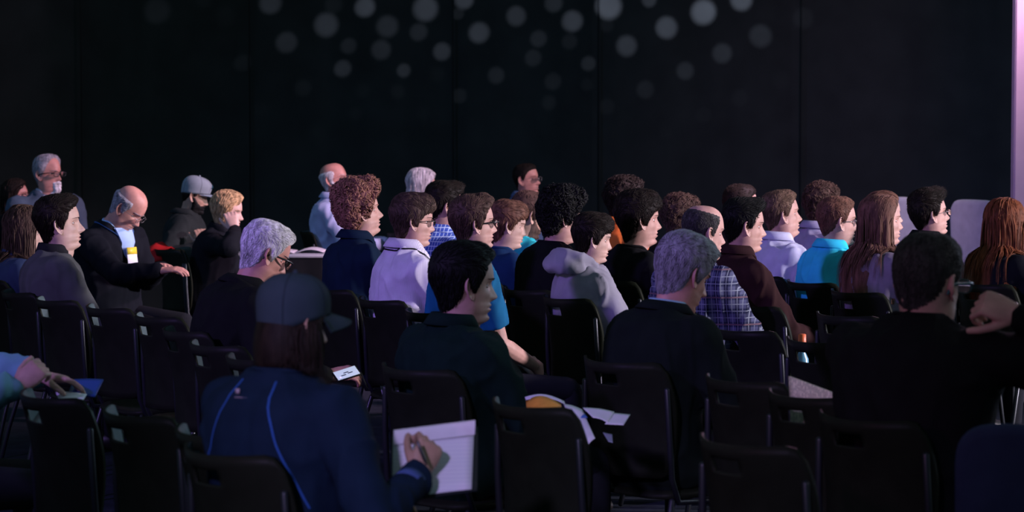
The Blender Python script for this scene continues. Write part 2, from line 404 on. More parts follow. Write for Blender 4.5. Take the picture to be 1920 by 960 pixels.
def ear(side, sc=1.0):
    rr = [0, .3, .5, .66, .8, .92, 1.0, .97, .7, .35]; hh = [-.001, -.002, .002, .006, .004, .010, .0085, .002, -.005, -.010]
    n = 22; R = []
    for r, h in zip(rr, hh):
        q = []
        for a in np.linspace(0, 2 * pi, n, endpoint=False):
            ca, sa = math.cos(a), math.sin(a)
            wx = .0175 * (1.0 if sa > 0 else 1 - .38 * (-sa)); x = -wx * ca * max(r, .02) - .003 * (sa < 0) * sa; z = .032 * sa * max(r, .02)
            hz = h * (1.0 if sa > -.3 else .55) * (1.0 if ca > -.75 else .35)
            q.append((x, 0, z, hz))
        R.append(q)
    R = [np.array(q) for q in R]; out = []
    ang = rad(24); 
    for q in R:
        x, h, z = q[:, 0], q[:, 3], q[:, 2]
        # plane hinged at its front edge, flared backwards, tilted
        xx = (x - .016); X = xx * math.cos(ang) - h * math.sin(ang) * -1 * 0 ; Yo = -xx * math.sin(ang) + h * math.cos(ang)
        X = X + h * math.sin(ang)
        tl = rad(10); X2 = X * math.cos(tl) - z * math.sin(tl); Z2 = z * math.cos(tl) + X * math.sin(tl)
        out.append(np.stack([X2 * sc + .004, side * (.0685 + Yo * sc), Z2 * sc - .004], 1))
    v, f = rings(out, cap=False)
    if side < 0: f = [q[::-1] for q in f]
    return v, f

HAIRLINE = {  # azimuth (deg from face) -> lowest z of hair
 'short': [(0, .080), (25, .078), (45, .070), (60, .050), (72, .010), (80, -.018), (88, -.012), (95, .020), (105, .012), (112, -.035), (130, -.062), (160, -.080), (180, -.085)],
 'fade':  [(0, .080), (25, .078), (45, .070), (60, .055), (72, .030), (80, .000), (88, .004), (95, .025), (106, .018), (113, -.015), (130, -.040), (160, -.060), (180, -.066)],
 'fringe': [(0, .050), (25, .048), (45, .045), (60, .035), (72, .010), (80, -.022), (88, -.015), (95, .010), (106, .000), (113, -.04), (130, -.072), (160, -.092), (180, -.098)],
 'long':  [(0, .082), (25, .078), (45, .066), (60, .045), (72, .010), (80, -.020), (100, -.060), (118, -.090), (135, -.110), (160, -.115), (180, -.115)],
 'recede': [(0, .110), (20, .108), (38, .095), (55, .068), (70, .030), (80, -.012), (88, -.006), (95, .022), (106, .012), (113, -.03), (130, -.055), (160, -.080), (180, -.085)],
}
def person_head(sp):
    """returns (acc for skin in head space, grid, hair info)"""
    nc, sub = (84, 4) if sp.get('near') else (64, 3)
    X, Y, Z, K, ph, lip = head_points(nc, sub, sp.get('nose', 1), sp.get('fat', 0), sp.get('jaw', 1), sp.get('mouth', 0), sp.get('female', False))
    P = np.stack([X, Y, Z], 2); nr = P.shape[0]
    return P, lip, ph

def grid_normals(P):
    du = np.roll(P, -1, 1) - np.roll(P, 1, 1); dv = np.gradient(P, axis=0)
    n = np.cross(dv, du); n /= np.linalg.norm(n, axis=2)[:, :, None] + 1e-9
    c = P - np.array([-.005, 0, .01]); s = np.sign((n * c).sum(2)); s[s == 0] = 1
    # consistent orientation by majority
    if s[4:-8].mean() < 0: n = -n
    return n

def hair_mask(P, ph, style, top=None):
    az = np.degrees(np.abs((ph + pi) % (2 * pi) - pi)); az = np.broadcast_to(az, P.shape[:2])
    T = HAIRLINE[style]; line = np.interp(az, [a for a, _ in T], [z for _, z in T])
    Z = P[:, :, 2]; m = sm(Z - line, -.004, .014)
    if top == 'bald':      # crown bare, horseshoe of hair
        m = m * (1 - sm(Z, .048, .066)) * sm(az, 62, 78)
    if top == 'thin':      # bald patch in front and top
        d = np.sqrt((P[:, :, 0] + .00) ** 2 / 1.9 + P[:, :, 1] ** 2); m = m * (1 - sm(Z + .25 * (P[:, :, 0] + .02).clip(-.05, .1), .060, .100))
    return m, az

def beard_mask(P, ph, kind):
    az = np.degrees(np.abs((ph + pi) % (2 * pi) - pi)); az = np.broadcast_to(az, P.shape[:2]); Z = P[:, :, 2]
    up = np.interp(az, [0, 12, 22, 40, 60, 78, 95], [-.051, -.051, -.056, -.058, -.045, -.012, .0])
    m = sm(up - Z, -.002, .008) * (1 - sm(-Z, .122, .136)) * (1 - sm(az, 80, 92))
    lips = gs(P[:, :, 1], .020) * gs(Z + .0695, .010); m = m * (1 - .95 * lips)
    if kind == 'goatee': m = m * (1 - sm(az, 26, 40))
    return m

def locks(paths, width, thick=.4, n=3, seedv=0):
    """paths (N,K,3) and outward reference (N,K,3) -> tapered strands"""
    Pp, Np = paths; Nn, Kk, _ = Pp.shape
    T = np.gradient(Pp, axis=1); T /= np.linalg.norm(T, axis=2)[:, :, None] + 1e-9
    S = np.cross(T, Np); S /= np.linalg.norm(S, axis=2)[:, :, None] + 1e-9; U = np.cross(S, T)
    t = np.linspace(0, 1, Kk); w_ = (np.sin(np.clip(t * 1.0 + .28, 0, 1) * pi) ** .7)[None, :] * (1 - t ** 3)[None, :] + .04
    W = w_ * np.asarray(width).reshape(-1, 1)
    a = W[:, :, None]
    v = np.stack([Pp + S * a, Pp + U * a * thick * 1.6, Pp - S * a], 2)   # N,K,3(sec),3
    if n == 3: pass
    base = (np.arange(Nn)[:, None, None] * Kk + np.arange(Kk - 1)[None, :, None]) * 3
    j = np.arange(3)[None, None, :]; k = (j + 1) % 3
    q = np.stack([base + j, base + k, base + 3 + k, base + 3 + j], 3).reshape(-1, 4)
    return v.reshape(-1, 3), [tuple(x) for x in q.tolist()]

def hair_paths(bvh, roots, norms, az, spec, sc, body=None):
    """march strands over the hair shell, all strands one step at a time"""
    kind = spec['comb']; N = len(roots); K = spec.get('K', 5); Lh = spec['len'] * sc; lift = spec.get('lift', .002) * sc
    out = np.zeros((N, K, 3)); nn = np.zeros((N, K, 3)); R_ = spec['R']; rs = np.random.default_rng(spec.get('seed', 3))
    p = np.array(roots, float); n = np.array(norms, float); pl = np.array(spec['loc']); x, y, z = pl.T
    tp = sm(z, .04, .09)[:, None]; r3 = rs.normal(size=(N, 3)); one = np.ones(N)
    V = lambda a, b, c: np.stack([a * one, b * one, c * one], 1)
    part = spec.get('part', 1)
    if kind == 'forward': d = V(1, .25 * part, .05) * tp + V(-.15, 0, -1) * (1 - tp) + r3 * .18
    elif kind == 'side': d = V(.55, part * .8, 0) * tp + V(-.25, 0, -1) * (1 - tp) + r3 * .18
    elif kind == 'back': d = V(-1, 0, 0) * tp + V(-.8, 0, -.7) * (1 - tp) + r3 * .15
    elif kind == 'quiff': d = np.where((x > .02)[:, None], V(.9, .15, .55), V(.8, .2, 0)) * tp + V(-.3, 0, -1) * (1 - tp) + r3 * .2
    elif kind == 'messy': d = V(.5, 0, 0) * tp + V(0, 0, -.8) * (1 - tp) + r3 * .45
    elif kind == 'curly': d = V(.3, 0, -.2) + r3
    elif kind == 'down': d = V(-.15 - .5 * (x > .03), y * 22, -.3) * tp + V(-.25, 0, -1) * (1 - tp) + r3 * .06
    elif kind == 'beard': d = V(.35, 0, -1) + r3 * .2
    d = d @ R_.T; fall = spec.get('fall')
    step = Lh * (.75 + .5 * rs.random(N)) / (K - 1)
    if fall: step = np.maximum(.05, (pl[:, 2] - spec['zend']) * (.82 + .25 * rs.random(N))) * sc / (K - 1) * 1.06
    off0 = spec.get('rise', 0) * sc * rs.random(N); ph0 = rs.random(N) * 6.28; cu = spec.get('curl', 0) * sc; cs_ = 1.05 + .3 * rs.random(N)
    p = p - n * .002; jit = rs.random(N) * .012
    def nearest(tree, q):
        r = [tree.find_nearest(t) for t in q.tolist()]
        return np.array([a[0] for a in r]), np.array([a[1] for a in r]), np.array([a[3] for a in r])
    for k in range(K):
        out[:, k] = p; nn[:, k] = n; t = k / (K - 1)
        dd = d - n * (d * n).sum(1)[:, None] * .85; dd /= np.linalg.norm(dd, axis=1)[:, None] + 1e-9
        q = p + dd * step[:, None]; loc, nrm, dist = nearest(bvh, q); sgn = ((q - loc) * nrm).sum(1)
        tgt = lift * (t + .25) + off0 * t
        if kind == 'quiff': tgt = tgt + .012 * sc * t * (x > .03)
        surf = loc + nrm * tgt[:, None]
        if fall:
            low = q[:, 2] < spec['fallz']; push = (sgn < tgt) & (dist < .05)
            q2 = np.where(push[:, None], surf, q)
            if body is not None and low.any():
                l2, n2, d2 = nearest(body, q2); s2 = ((q2 - l2) * n2).sum(1); hit = s2 < .008
                q2 = np.where(hit[:, None], l2 + n2 * (.008 + jit)[:, None], q2)
            nl = n * .7 + n * np.array([.3, .3, 0]); nl /= np.linalg.norm(nl, axis=1)[:, None] + 1e-9
            dl = d * .5 + np.array([0, 0, -.5]) + (r3 @ R_.T) * .01; du = d * .8 + np.array([0, 0, -.25])
            lw = low[:, None]; q = np.where(lw, q2, surf); n = np.where(lw, nl, nrm); d = np.where(lw, dl, du)
        else:
            q = surf; n = nrm
        if cu:
            s_ = np.cross(dd, nrm); a_ = ph0 + k * cs_
            q = q + (s_ * np.cos(a_)[:, None] + nrm * (np.sin(a_) + .6)[:, None]) * cu
        p = q
    return out, nn

def make_hand(side, curl=.5, spread=.12, thumb=.5, curls=None, size=1.0, point=None):
    """hand at the origin, fingers along +X, palm facing -Z, thumb on side*(+Y)"""
    a = Acc(); R = []
    for x, hw, hz, yo in ((-.03, .027, .021, 0), (0, .028, .021, 0), (.02, .034, .019, .002), (.05, .041, .016, .001), (.08, .042, .013, 0), (.094, .038, .010, 0)):
        R.append(np.array([(x, side * yo + hw * math.cos(t), hz * math.sin(t) * (1.0 if math.sin(t) > 0 else 1.1)) for t in np.linspace(0, 2 * pi, 14, endpoint=False)]))
    a.add(*rings(R)); tips = []
    for i, (y, L_, r) in enumerate(((.031, .072, .0088), (.0105, .080, .0092), (-.0105, .074, .0088), (-.030, .060, .0078))):
        cu = (curls[i] if curls else curl); p = np.array([.088, side * y, 0.0]); ang = 0; yaw = side * y / .03 * spread
        P = [p - np.array([.02, 0, 0]), p]
        for k, (fl, fr) in enumerate(((.45, 1.0), (.32, 1.15), (.23, .8))):
            ang += cu * fr
            p = p + L_ * fl * 1.05 * np.array([math.cos(ang) * math.cos(yaw), math.cos(ang) * math.sin(yaw), -math.sin(ang)]); P.append(p)
        a.add(*tube(P, [r, r * 1.12, r * 1.02, r * .95, r * .82], 10)); tips.append(p)
    p = np.array([.020, side * .024, -.006]); P = [p]; th = rad(50) - thumb * rad(20)
    for k, L_ in enumerate((.042, .034, .028)):
        dn = -.25 - thumb * (.25 + .2 * k); an = th - k * .28 * (.4 + thumb)
        d = np.array([math.cos(an), side * math.sin(an), dn]); d /= np.linalg.norm(d); p = p + d * L_; P.append(p)
    a.add(*tube(P, [.016, .0125, .0108, .0092], 10))
    v = a.V() * size; a.v = [v]
    return a

def basis(xd, zd):
    x = Vector(xd).normalized(); z = Vector(zd); z = (z - x * z.dot(x)).normalized(); y = z.cross(x)
    M = Matrix.Identity(4)
    for i in range(3): M[i][0] = x[i]; M[i][1] = y[i]; M[i][2] = z[i]
    return M

def ik(S, W, l1, l2, pole):
    S = np.array(S, float); W = np.array(W, float); d = W - S; L_ = np.linalg.norm(d); mx = (l1 + l2) * .995
    if L_ > mx: W = S + d / L_ * mx; d = W - S; L_ = mx
    u = d / L_; a = (l1 * l1 - l2 * l2 + L_ * L_) / (2 * L_); h = math.sqrt(max(l1 * l1 - a * a, 0))
    p = np.array(pole, float); p = p - u * p.dot(u); p /= np.linalg.norm(p) + 1e-9
    return S + u * a + p * h, W

def poly_bvh(v, f): return BVHTree.FromPolygons([tuple(p) for p in v.tolist()], f)

# ------------------------------------------------------------------ one seated person
PEOPLE = []
def person(sp):
    d = sp['d']; yaw = rad(sp.get('yaw', 25)); hyaw = rad(sp.get('hyaw', 0)); pitch = rad(sp.get('pitch', 0)); roll = rad(sp.get('roll', 0))
    hw_ = at(sp['u'], sp['v'], d); sc = sp['h'] * d / F / .24; b = sp.get('build', 1.0)
    Rh = Matrix.Rotation(hyaw, 4, 'Z') @ Matrix.Rotation(pitch, 4, 'Y') @ Matrix.Rotation(roll, 4, 'X')
    piv = Vector((-.02, 0, -.09)) * sc; lean = sp.get('lean', .0)
    Rp = Rh @ piv; hx = lean - Rp.x; hy = -Rp.y + sp.get('side', 0)
    RY = Matrix.Rotation(yaw, 4, 'Z'); off = RY @ Vector((hx, hy, 0))
    root = empty('person', (hw_.x - off.x, hw_.y - off.y, 0), yaw); tag(root, sp['label'], 'person')
    P0 = Vector((hx, hy, hw_.z)) + Rp
    la = math.atan2(lean + .05, .55) * .8; Rl = Matrix.Rotation(la, 4, 'Y')
    Mh = Matrix.Translation(P0) @ Rh @ Matrix.Scale(sc, 4) @ Matrix.Translation((.02, 0, .09))
    Mn = Matrix.Translation(P0) @ Matrix.Rotation(sp.get('hyaw', 0) * .2 * pi / 180, 4, 'Z') @ Rl @ Matrix.Scale(sc, 4) @ Matrix.Translation((.02, 0, .09))
    def xh(v):
        v = np.asarray(v, float); wt = sm(v[..., 2], -.185, -.112)[..., None]
        return xf(Mh, v) * wt + xf(Mn, v) * (1 - wt)
    skin = skin_mat(sp.get('skin', 'fair'))
    near = sp.get('near', False)
    # ---- head and neck
    P, lip, ph = person_head(sp); nr, nc = P.shape[:2]
    body = Acc(); Pt = xh(P.reshape(-1, 3))
    f = []; fm = []
    for i in range(nr - 1):
        for j in range(nc):
            k = (j + 1) % nc; f.append((i * nc + j, (i + 1) * nc + j, (i + 1) * nc + k, i * nc + k)); fm.append(1 if lip[i, j] and lip[i + 1, k] else 0)
    f.append(tuple(range(nc))); fm.append(0); f.append(tuple((nr - 1) * nc + j for j in range(nc - 1, -1, -1))); fm.append(0)
    body.add(Pt, f, fm)
    for s in (-1, 1):
        v, g = ear(s, sp.get('ears', 1.2)); body.add(xh(v), g, 0)
        ei = int(np.argmin(np.abs(P[:, 0, 2] - .0025))); ej = int(np.argmin(np.abs(P[ei, :, 1] - s * .031) + (P[ei, :, 0] < .02) * 1)); ex = P[ei, ej, 0] - .0084; ec = np.array([ex, s * .031, .0025]); v, g = sphere((0, 0, 0), .0118, 14, 10)
        cen = [np.mean(v[list(q)], 0) for q in g]; mi = [3 if c[0] > .0078 else 2 for c in cen]
        body.add(xh(v + ec), g, mi)
        # eyelids
        for zo, dz in ((1, .0062), (-1, -.0058)):
            pts = [(ex + .0122 * math.cos(a_) * math.cos(.45), s * .031 + .0150 * math.sin(a_), .0025 + dz * (.35 + .65 * math.cos(a_))) for a_ in np.linspace(-1.35, 1.35, 9)]
            body.add(xh(tube(pts, [.001, .0014, .0018, .002, .002, .002, .0018, .0014, .001], 6)[0]), tube(pts, [.002] * 9, 6)[1], 0)
    # ---- spine and torso
    N = Mn @ Vector((-.032, 0, -.126)); N = np.array(N) + np.array([0, 0, sp.get('nup', 0)]); A_ = np.array([0, 0, .50]); C_ = (A_ + N) / 2 + np.array([-.05 * sp.get('slouch', 1), 0, 0])
    def spine(t): return (1 - t) ** 2 * A_ + 2 * t * (1 - t) * C_ + t * t * N
    def torso(acc, grow, ttop=1.0, n=28):
        tab = [(-.10, .150, .092), (0, .168, .106), (.15, .168, .114), (.35, .158, .118), (.55, .168, .120), (.72, .186, .122), (.82, .192, .115), (.89, .176, .100), (.94, .130, .082), (.975, .090, .070), (1.0, .072, .066), (1.04, .062, .062)]
        R = []
        for t, a_, b_ in tab:
            if t > ttop: break
            c = spine(min(max(t, 0), 1)); T = spine(min(max(t, 0) + .02, 1.02)) - spine(max(t, 0) - .0); T /= np.linalg.norm(T)
            if t < 0: c = c + np.array([0, 0, t * .45])
            if t > 1: c = N + T * (t - 1) * .6
            fw = np.cross([0, 1., 0], T); fw /= np.linalg.norm(fw)
            bb = b if t < .93 else 1 + (b - 1) * .4
            bel = sp.get('belly', 0) * math.exp(-((t - .28) / .25) ** 2)
            a2 = a_ * bb * sp.get('sc_t', 1) + grow; b2 = b_ * (1 + (bb - 1) * .8) + grow
            th = np.linspace(0, 2 * pi, n, endpoint=False); cs, sn = np.cos(th), np.sin(th)
            R.append(c + fw * (np.sign(cs) * np.abs(cs) ** .9 * (b2 + bel * (cs > 0)))[:, None] + np.array([0, 1., 0]) * (np.sign(sn) * np.abs(sn) ** .85 * a2)[:, None])
        acc.add(*rings(R))
    torso(body, -.022, .98, 20)
    sh = sp.get('shrug', 0)
    Sc = spine(.885); arms = {}
    RI = Matrix.Rotation(-yaw, 4, 'Z')
    for q_ in ('r', 'l'):      # hands given as places in the room
        if sp.get('whand_' + q_): sp['hand_' + q_] = tuple(RI @ (at(*sp['whand_' + q_]) - root.location))
        for k_ in ('hdir_', 'hup_', 'pole_'):
            if sp.get('w' + k_ + q_): sp[k_ + q_] = tuple(RI @ Vector(sp['w' + k_ + q_]))
    for s in (-1, 1):
        S = Sc + np.array([0, s * .165 * b * sp.get('sc_t', 1), -.026 + sh])
        W = sp.get('hand_r' if s < 0 else 'hand_l', (.36, s * .13, .63)); pole = sp.get('pole_r' if s < 0 else 'pole_l', (-.5, s * .6, -.6))
        ls = sp.get('arm', 1.0); E, W = ik(S, W, .30 * ls, .265 * ls, pole); arms[s] = (S, E, W)
    sleeve = sp.get('sleeve', 'long')
    for s in (-1, 1):
        S, E, W = arms[s]; fw = (W - E); fw /= np.linalg.norm(fw)
        hd = sp.get('hdir_r' if s < 0 else 'hdir_l', tuple(fw + np.array([0, -s * .15, -.1]))); hn = sp.get('hup_r' if s < 0 else 'hup_l', (0, s * .25, 1))
        hc = sp.get('hcurl_r' if s < 0 else 'hcurl_l', .35); ht = sp.get('hthumb', .5)
        hand = make_hand(-s, hc if not isinstance(hc, (list, tuple)) else .5, sp.get('spread', .12), ht, hc if isinstance(hc, (list, tuple)) else None, sp.get('hand', 1.0) )
        Mb = Matrix.Translation(Vector(W)) @ basis(hd, hn)
        acc = Acc(); acc.add(xf(Mb, hand.V()), hand.f)
        Mid = E * .5 + W * .5
        acc.add(*tube([S * .9 + E * .1, S * .5 + E * .5, E * .97 + S * .03], [.050 * b ** .5, .044, .038], 12)); acc.add(*tube([E, E * .75 + W * .25, Mid, W * .85 + E * .15, W + (W - E) * .04], [.038, .041, .036, .029, .026], 12))
        vis = sp.get('hands', False)
        v, g, nrm = remesh(acc, .0042 if (vis and near) else (.0055 if vis else .010), 3 if vis else 2); body.add(v, g, 0)
    # legs under the clothes
    for s in (-1, 1):
        K_ = (.44, s * (.12 + .02 * b), .53); An = (.42, s * .14, .09)
        body.add(*tube([(0, s * .09, .54), K_], [.065, .045], 8)); body.add(*tube([K_, An], [.042, .03], 8))
    body.obj('body', [skin, LIP(), EYE(), IRIS()], root)
    # ---- trousers and shoes
    tr = Acc(); tm = cloth_mat(*sp.get('trousers', ('dark_trousers', (.014, .015, .020))))
    tr.add(*tube([(-.06, 0, .545), (.0, 0, .545), (.06, 0, .545)], [.10, .13, .10], 16, .70))
    for s in (-1, 1):
        K_ = (.45, s * (.12 + .02 * b), .535)
        tr.add(*tube([(-.02, s * .085 * b, .545), (.15, s * .10 * b, .545), (.32, s * .115, .54), K_], [.086, .084, .072, .062], 14, .95))
        tr.add(*tube([K_, (.455, s * .14, .40), (.445, s * .14, .25), (.435, s * .14, .10)], [.060, .060, .055, .052], 12))
        so = Acc(); R = []
        for x, z, hw2, hz in ((.37, .045, .026, .030), (.385, .055, .034, .045), (.44, .055, .037, .050), (.52, .042, .042, .036), (.60, .034, .042, .028), (.655, .028, .028, .020)):
            R.append(np.array([(x, s * .14 + hw2 * math.cos(t), max(.004, z + hz * math.sin(t))) for t in np.linspace(0, 2 * pi, 12, endpoint=False)]))
        so.add(*rings(R)); so.obj('shoe', mat('shoe_leather', (.012, .010, .010), .4, .5), root)
    tr.obj('trousers', tm, root)
    # ---- upper garment
    kind = sp.get('top', 'tee'); cname, ccol = sp['cloth'][:2]; pat = sp['cloth'][2] if len(sp['cloth']) > 2 else None
    cm = cloth_mat(cname, ccol, pat); g_ = {'jacket': .016, 'hoodie': .016, 'sweater': .012}.get(kind, .008)
    ta = Acc(); torso(ta, g_)
    for s in (-1, 1):
        S, E, W = arms[s]; r = 1 + (b - 1) * .6; e = g_ * .8
        ta.add(*tube([S * 1.0 + np.array([0, -s * .07, .005]), S], [.060 + e, .064 * r + e], 14))
        if sleeve == 'long':
            ta.add(*tube([S, S * .5 + E * .5, E], [.062 * r + e, .054 * r + e, .045 * r + e], 14))
            ta.add(*tube([E, (E + W) / 2, W - (W - E) * .04], [.045 * r + e, .041 + e, .033 + e], 14))
        else:
            ta.add(*tube([S, S * .5 + E * .5, S * .25 + E * .75], [.062 * r + e, .058 * r + e, .056 * r + e], 14, ends=False))
    v, g, nrm = remesh(ta, .0095 if near else .012, 5)
    v = wrinkle(v, nrm, sp.get('wr', {'shirt': .018, 'polo': .014, 'tee': .012, 'hoodie': .012}.get(kind, .010)), 9.0, sp['u'] % 37)
    name = {'jacket': 'jacket', 'hoodie': 'hoodie', 'sweater': 'sweater', 'shirt': 'shirt', 'polo': 'polo_shirt', 'tee': 't_shirt'}[kind]
    ta = Acc(); ta.add(v, g); top = ta.obj(name, cm, root); tv, tf = v, g
    if sp.get('logo'):
        pass
    # collars follow the neck base frame
    NM = Matrix.Translation(Vector(N)) @ Rl
    def collar(r, h, fold, gap, m, nm, zo=0.0, parent=root, xo=.0, lump=0):
        n = 40; al = np.linspace(gap, 2 * pi - gap, n); R = []
        prof = [(0.0, -.012), (.001, h * .5), (0.0, h), (.006, h + .002), (fold * .55, h * .55), (fold, -.008), (fold - .004, -.012), (fold * .5, h * .35), (.004, h * .4)]
        for (dr, z) in prof:
            wob = 1 + 0 * al
            rr = r + dr
            fr = sm(np.cos(al), .2, .95)
            R.append(np.stack([np.cos(al) * rr * 1.08 + xo, np.sin(al) * rr * 1.0, z + zo - .030 * fr - (.02 * fr * (dr > fold * .5))], 1))
        v, f = rings(R, cap=False, closed=False); a = Acc(); a.add(xf(NM, v), f); return a.obj(nm, m, parent)
    if kind in ('shirt', 'polo'): collar(.064 + .004 * b, .030, .030, .28, cm, 'collar', .008)
    if kind == 'tee': 
        a = Acc(); al = np.linspace(0, 2 * pi, 36); pts = np.stack([np.cos(al) * .072, np.sin(al) * .070, .006 - .028 * sm(np.cos(al), 0, 1)], 1); a.add(xf(NM, tube(pts, .007, 8)[0]), tube(pts, .007, 8)[1]); a.obj('neckband', cm, root)
    if kind == 'sweater':
        collar(.066, .034, .018, .02, sp.get('collar_m') or cm, 'collar', .004)
    if kind == 'jacket':
        if sp.get('under'): collar(.060, .034, .022, .22, cloth_mat(*sp['under']), 'shirt_collar', -.006)
        collar(.070, .022, .040, .45, cm, 'jacket_collar', .0)
    if sp.get('under') and sp.get('front'):
        # shirt front in the opening of the jacket
        R = []
        for t in np.linspace(.35, .98, 10):
            c = spine(t); hw2 = .012 + .055 * ((t - .35) / .63); q = []
            for y in np.linspace(-1, 1, 9): q.append(c + np.array([(.145 if t < .85 else .145 - (t - .85) * .55) * (1 - .12 * y * y) + .012, y * hw2, 0]))
            R.append(np.array(q))
        v, f = rings(R, cap=False, closed=False); a = Acc(); a.add(v, f); v2 = v.copy(); v2[:, 0] -= .01; a.add(v2, [q[::-1] for q in f]); a.obj('shirt_front', cloth_mat(*sp['under']), root)
    if kind == 'hoodie':
        a = Acc()
        for (xo, zo, r, rr) in ((-.055, .010, .062, .042), (-.075, -.025, .075, .040), (-.02, .018, .070, .026)):
            al = np.linspace(rad(62), 2 * pi - rad(62), 22); pts = np.stack([np.cos(al) * r * 1.1 + xo, np.sin(al) * (r + .028), zo + .012 * np.cos(al) * -1 - .03 * sm(np.cos(al), -.2, .6)], 1)
            a.add(*tube(pts, rr * (1 - .45 * sm(np.cos(al), -.6, .4)), 12))
        v, g, nrm = remesh(a, .010, 6); v = wrinkle(v, nrm, .008, 11, 3, (1, 1, 1)); a = Acc(); a.add(xf(NM, v), g); a.obj('hood', cm, root)
    # ---- hair
    Nh = grid_normals(P); hs = sp.get('hair')
    def shell(mask, thick, nm, m, spec, lump=0.0, lumps=30.0, seed=1, body_b=None):
        n1 = np.array([[noise.noise(Vector((p[0] * lumps + seed, p[1] * lumps, p[2] * lumps))) for p in row] for row in P.tolist()]) if lump else 0
        n2 = np.array([[noise.noise(Vector((p[0] * 40, p[1] * 150 + seed, p[2] * 60))) for p in row] for row in P.tolist()])
        th = thick * (1 + n2 * .22) + lump * n1
        Q = P + Nh * ((th - .0015) * mask + .0012 * (mask > .02) - .003 * (mask <= .02))[:, :, None]
        a = Acc(); use = {}; v = []; f = []
        def vid(i, j):
            if (i, j) not in use: use[i, j] = len(v); v.append(Q[i, j])
            return use[i, j]
        for i in range(nr - 1):
            for j in range(nc):
                k = (j + 1) % nc
                if max(mask[i, j], mask[i + 1, j], mask[i, k], mask[i + 1, k]) > .02: f.append((vid(i, j), vid(i + 1, j), vid(i + 1, k), vid(i, k)))
        if mask[1].mean() > .5: f.append(tuple(vid(0, j) for j in range(nc)))
        v = np.array(v); vt = xh(v)
        bm_ = poly_bvh(vt, f)
        # orientation of the tree's normals
        loc, nn_, _, _ = bm_.find_nearest(Vector(xh(np.array([[-.2, 0, .05]]))[0])); flip = (Vector(xh(np.array([[-.2, 0, .05]]))[0]) - loc).dot(nn_) < 0
        if flip: f = [q[::-1] for q in f]; bm_ = poly_bvh(vt, f)
        a.add(vt, f)
        idx = [(i, j) for i in range(1, nr - 1) for j in range(nc) if mask[i, j] > spec.get('mmin', .35)]
        if not idx: return None
        wts = np.array([np.linalg.norm(P[i + 1, j] - P[i - 1, j]) * np.linalg.norm(P[i, (j + 1) % nc] - P[i, j - 1]) for i, j in idx]); wts /= wts.sum()
        rs = np.random.default_rng(abs(int(sp['u'])) + 11); n_l = spec['n']; pick = rs.choice(len(idx), n_l, p=wts)
        rt = []; nm_ = []; lc = []
        for q in pick:
            i, j = idx[q]; u1, v1 = rs.random(2); k = (j + 1) % nc
            p = Q[i, j] * (1 - u1) * (1 - v1) + Q[i + 1, j] * u1 * (1 - v1) + Q[i, k] * (1 - u1) * v1 + Q[i + 1, k] * u1 * v1
            lc.append(P[i, j]); rt.append(p); nm_.append(Nh[i, j])
        rt = xh(np.array(rt)); R3 = np.array(Rh.to_3x3()); nm_ = np.array(nm_) @ R3.T
        spec = dict(spec); spec['R'] = R3; spec['loc'] = lc
        out, no = hair_paths(bm_, rt, nm_, None, spec, sc, body_b)
        wd = spec.get('w', .0035) * sc * (.6 + .8 * rs.random(n_l))
        a.add(*locks((out, no), wd, spec.get('flat', .45)))
        return a.obj(nm, m, root)
    if hs:
        m = hair_mat(sp['hcol']); base = 1600 if near else 650
        style, thick = hs.get('line', 'short'), hs.get('t', .014); mask, az = hair_mask(P, ph, style, hs.get('top'))
        Zz = P[:, :, 2]
        if sp.get('cap'): mask = mask * (1 - sm(Zz - np.interp(az, [0, 60, 100, 180], [.045, .035, .018, sp['cap'][2]]), -.012, .006))
        tmap = thick * (.30 + .70 * sm(Zz, hs.get('fz', -.05), hs.get('fz2', .06))) + hs.get('front', 0) * sm(P[:, :, 0], .01, .06) * sm(Zz, .05, .09) + hs.get('crown', 0) * sm(Zz, .06, .11)
        bb = poly_bvh(tv, tf) if hs.get('fall') else None
        spec = dict(comb=hs.get('comb', 'forward'), len=hs.get('len', .05), n=int(base * hs.get('dens', 1)), K=hs.get('K', 5), curl=hs.get('curl', 0), lift=hs.get('lift', .003), w=hs.get('w', .0019), part=hs.get('part', 1), rise=hs.get('rise', .004), seed=abs(int(sp['u'])))
        if hs.get('fall'): spec.update(fall=True, fallz=float((Mh @ Vector((0, 0, hs.get('ftop', .012)))).z), zend=.08 - hs['len'], grav=.0, K=hs.get('K', 14))
        shell(mask, tmap, 'hair', m, spec, hs.get('lump', .003), hs.get('lumps', 28), int(sp['u']) % 17, bb)
        if hs.get('fall'):   # inner curtain of long hair
            Lf = hs['len']; R = []; n = 34; al = np.linspace(rad(hs.get('open', 80)), 2 * pi - rad(hs.get('open', 80)), n)
            for k, t in enumerate(np.linspace(0, 1, 12)):
                z = .02 - t * (Lf - .10); rx = .098 + .012 * math.sin(t * pi); ry = .084 + .010 * math.sin(t * pi) ; q = np.stack([np.cos(al) * rx * (1 - .08 * t) - .012 - .012 * t, np.sin(al) * ry * (1 - .12 * t), np.full(n, z)], 1)
                base_ = xf(Mh, q); str_ = xf(Matrix.Translation(Mh @ Vector((0, 0, 0))) @ Matrix.Rotation(hyaw, 4, 'Z') @ Matrix.Scale(sc, 4), q); wt = t ** .5
                q2 = base_ * (1 - wt) + str_ * wt
                for r_i in range(n):
                    l2, n2, _, d2 = bb.find_nearest(Vector(q2[r_i])); l2 = np.array(l2); n2 = np.array(n2)
                    if (q2[r_i] - l2).dot(n2) < .006: q2[r_i] = l2 + n2 * .006
                R.append(q2)
            v, f = rings(R, cap=False, closed=False); a = Acc(); a.add(v, f); v2 = v * 1.0; a.obj('hair_underlayer', m, root)
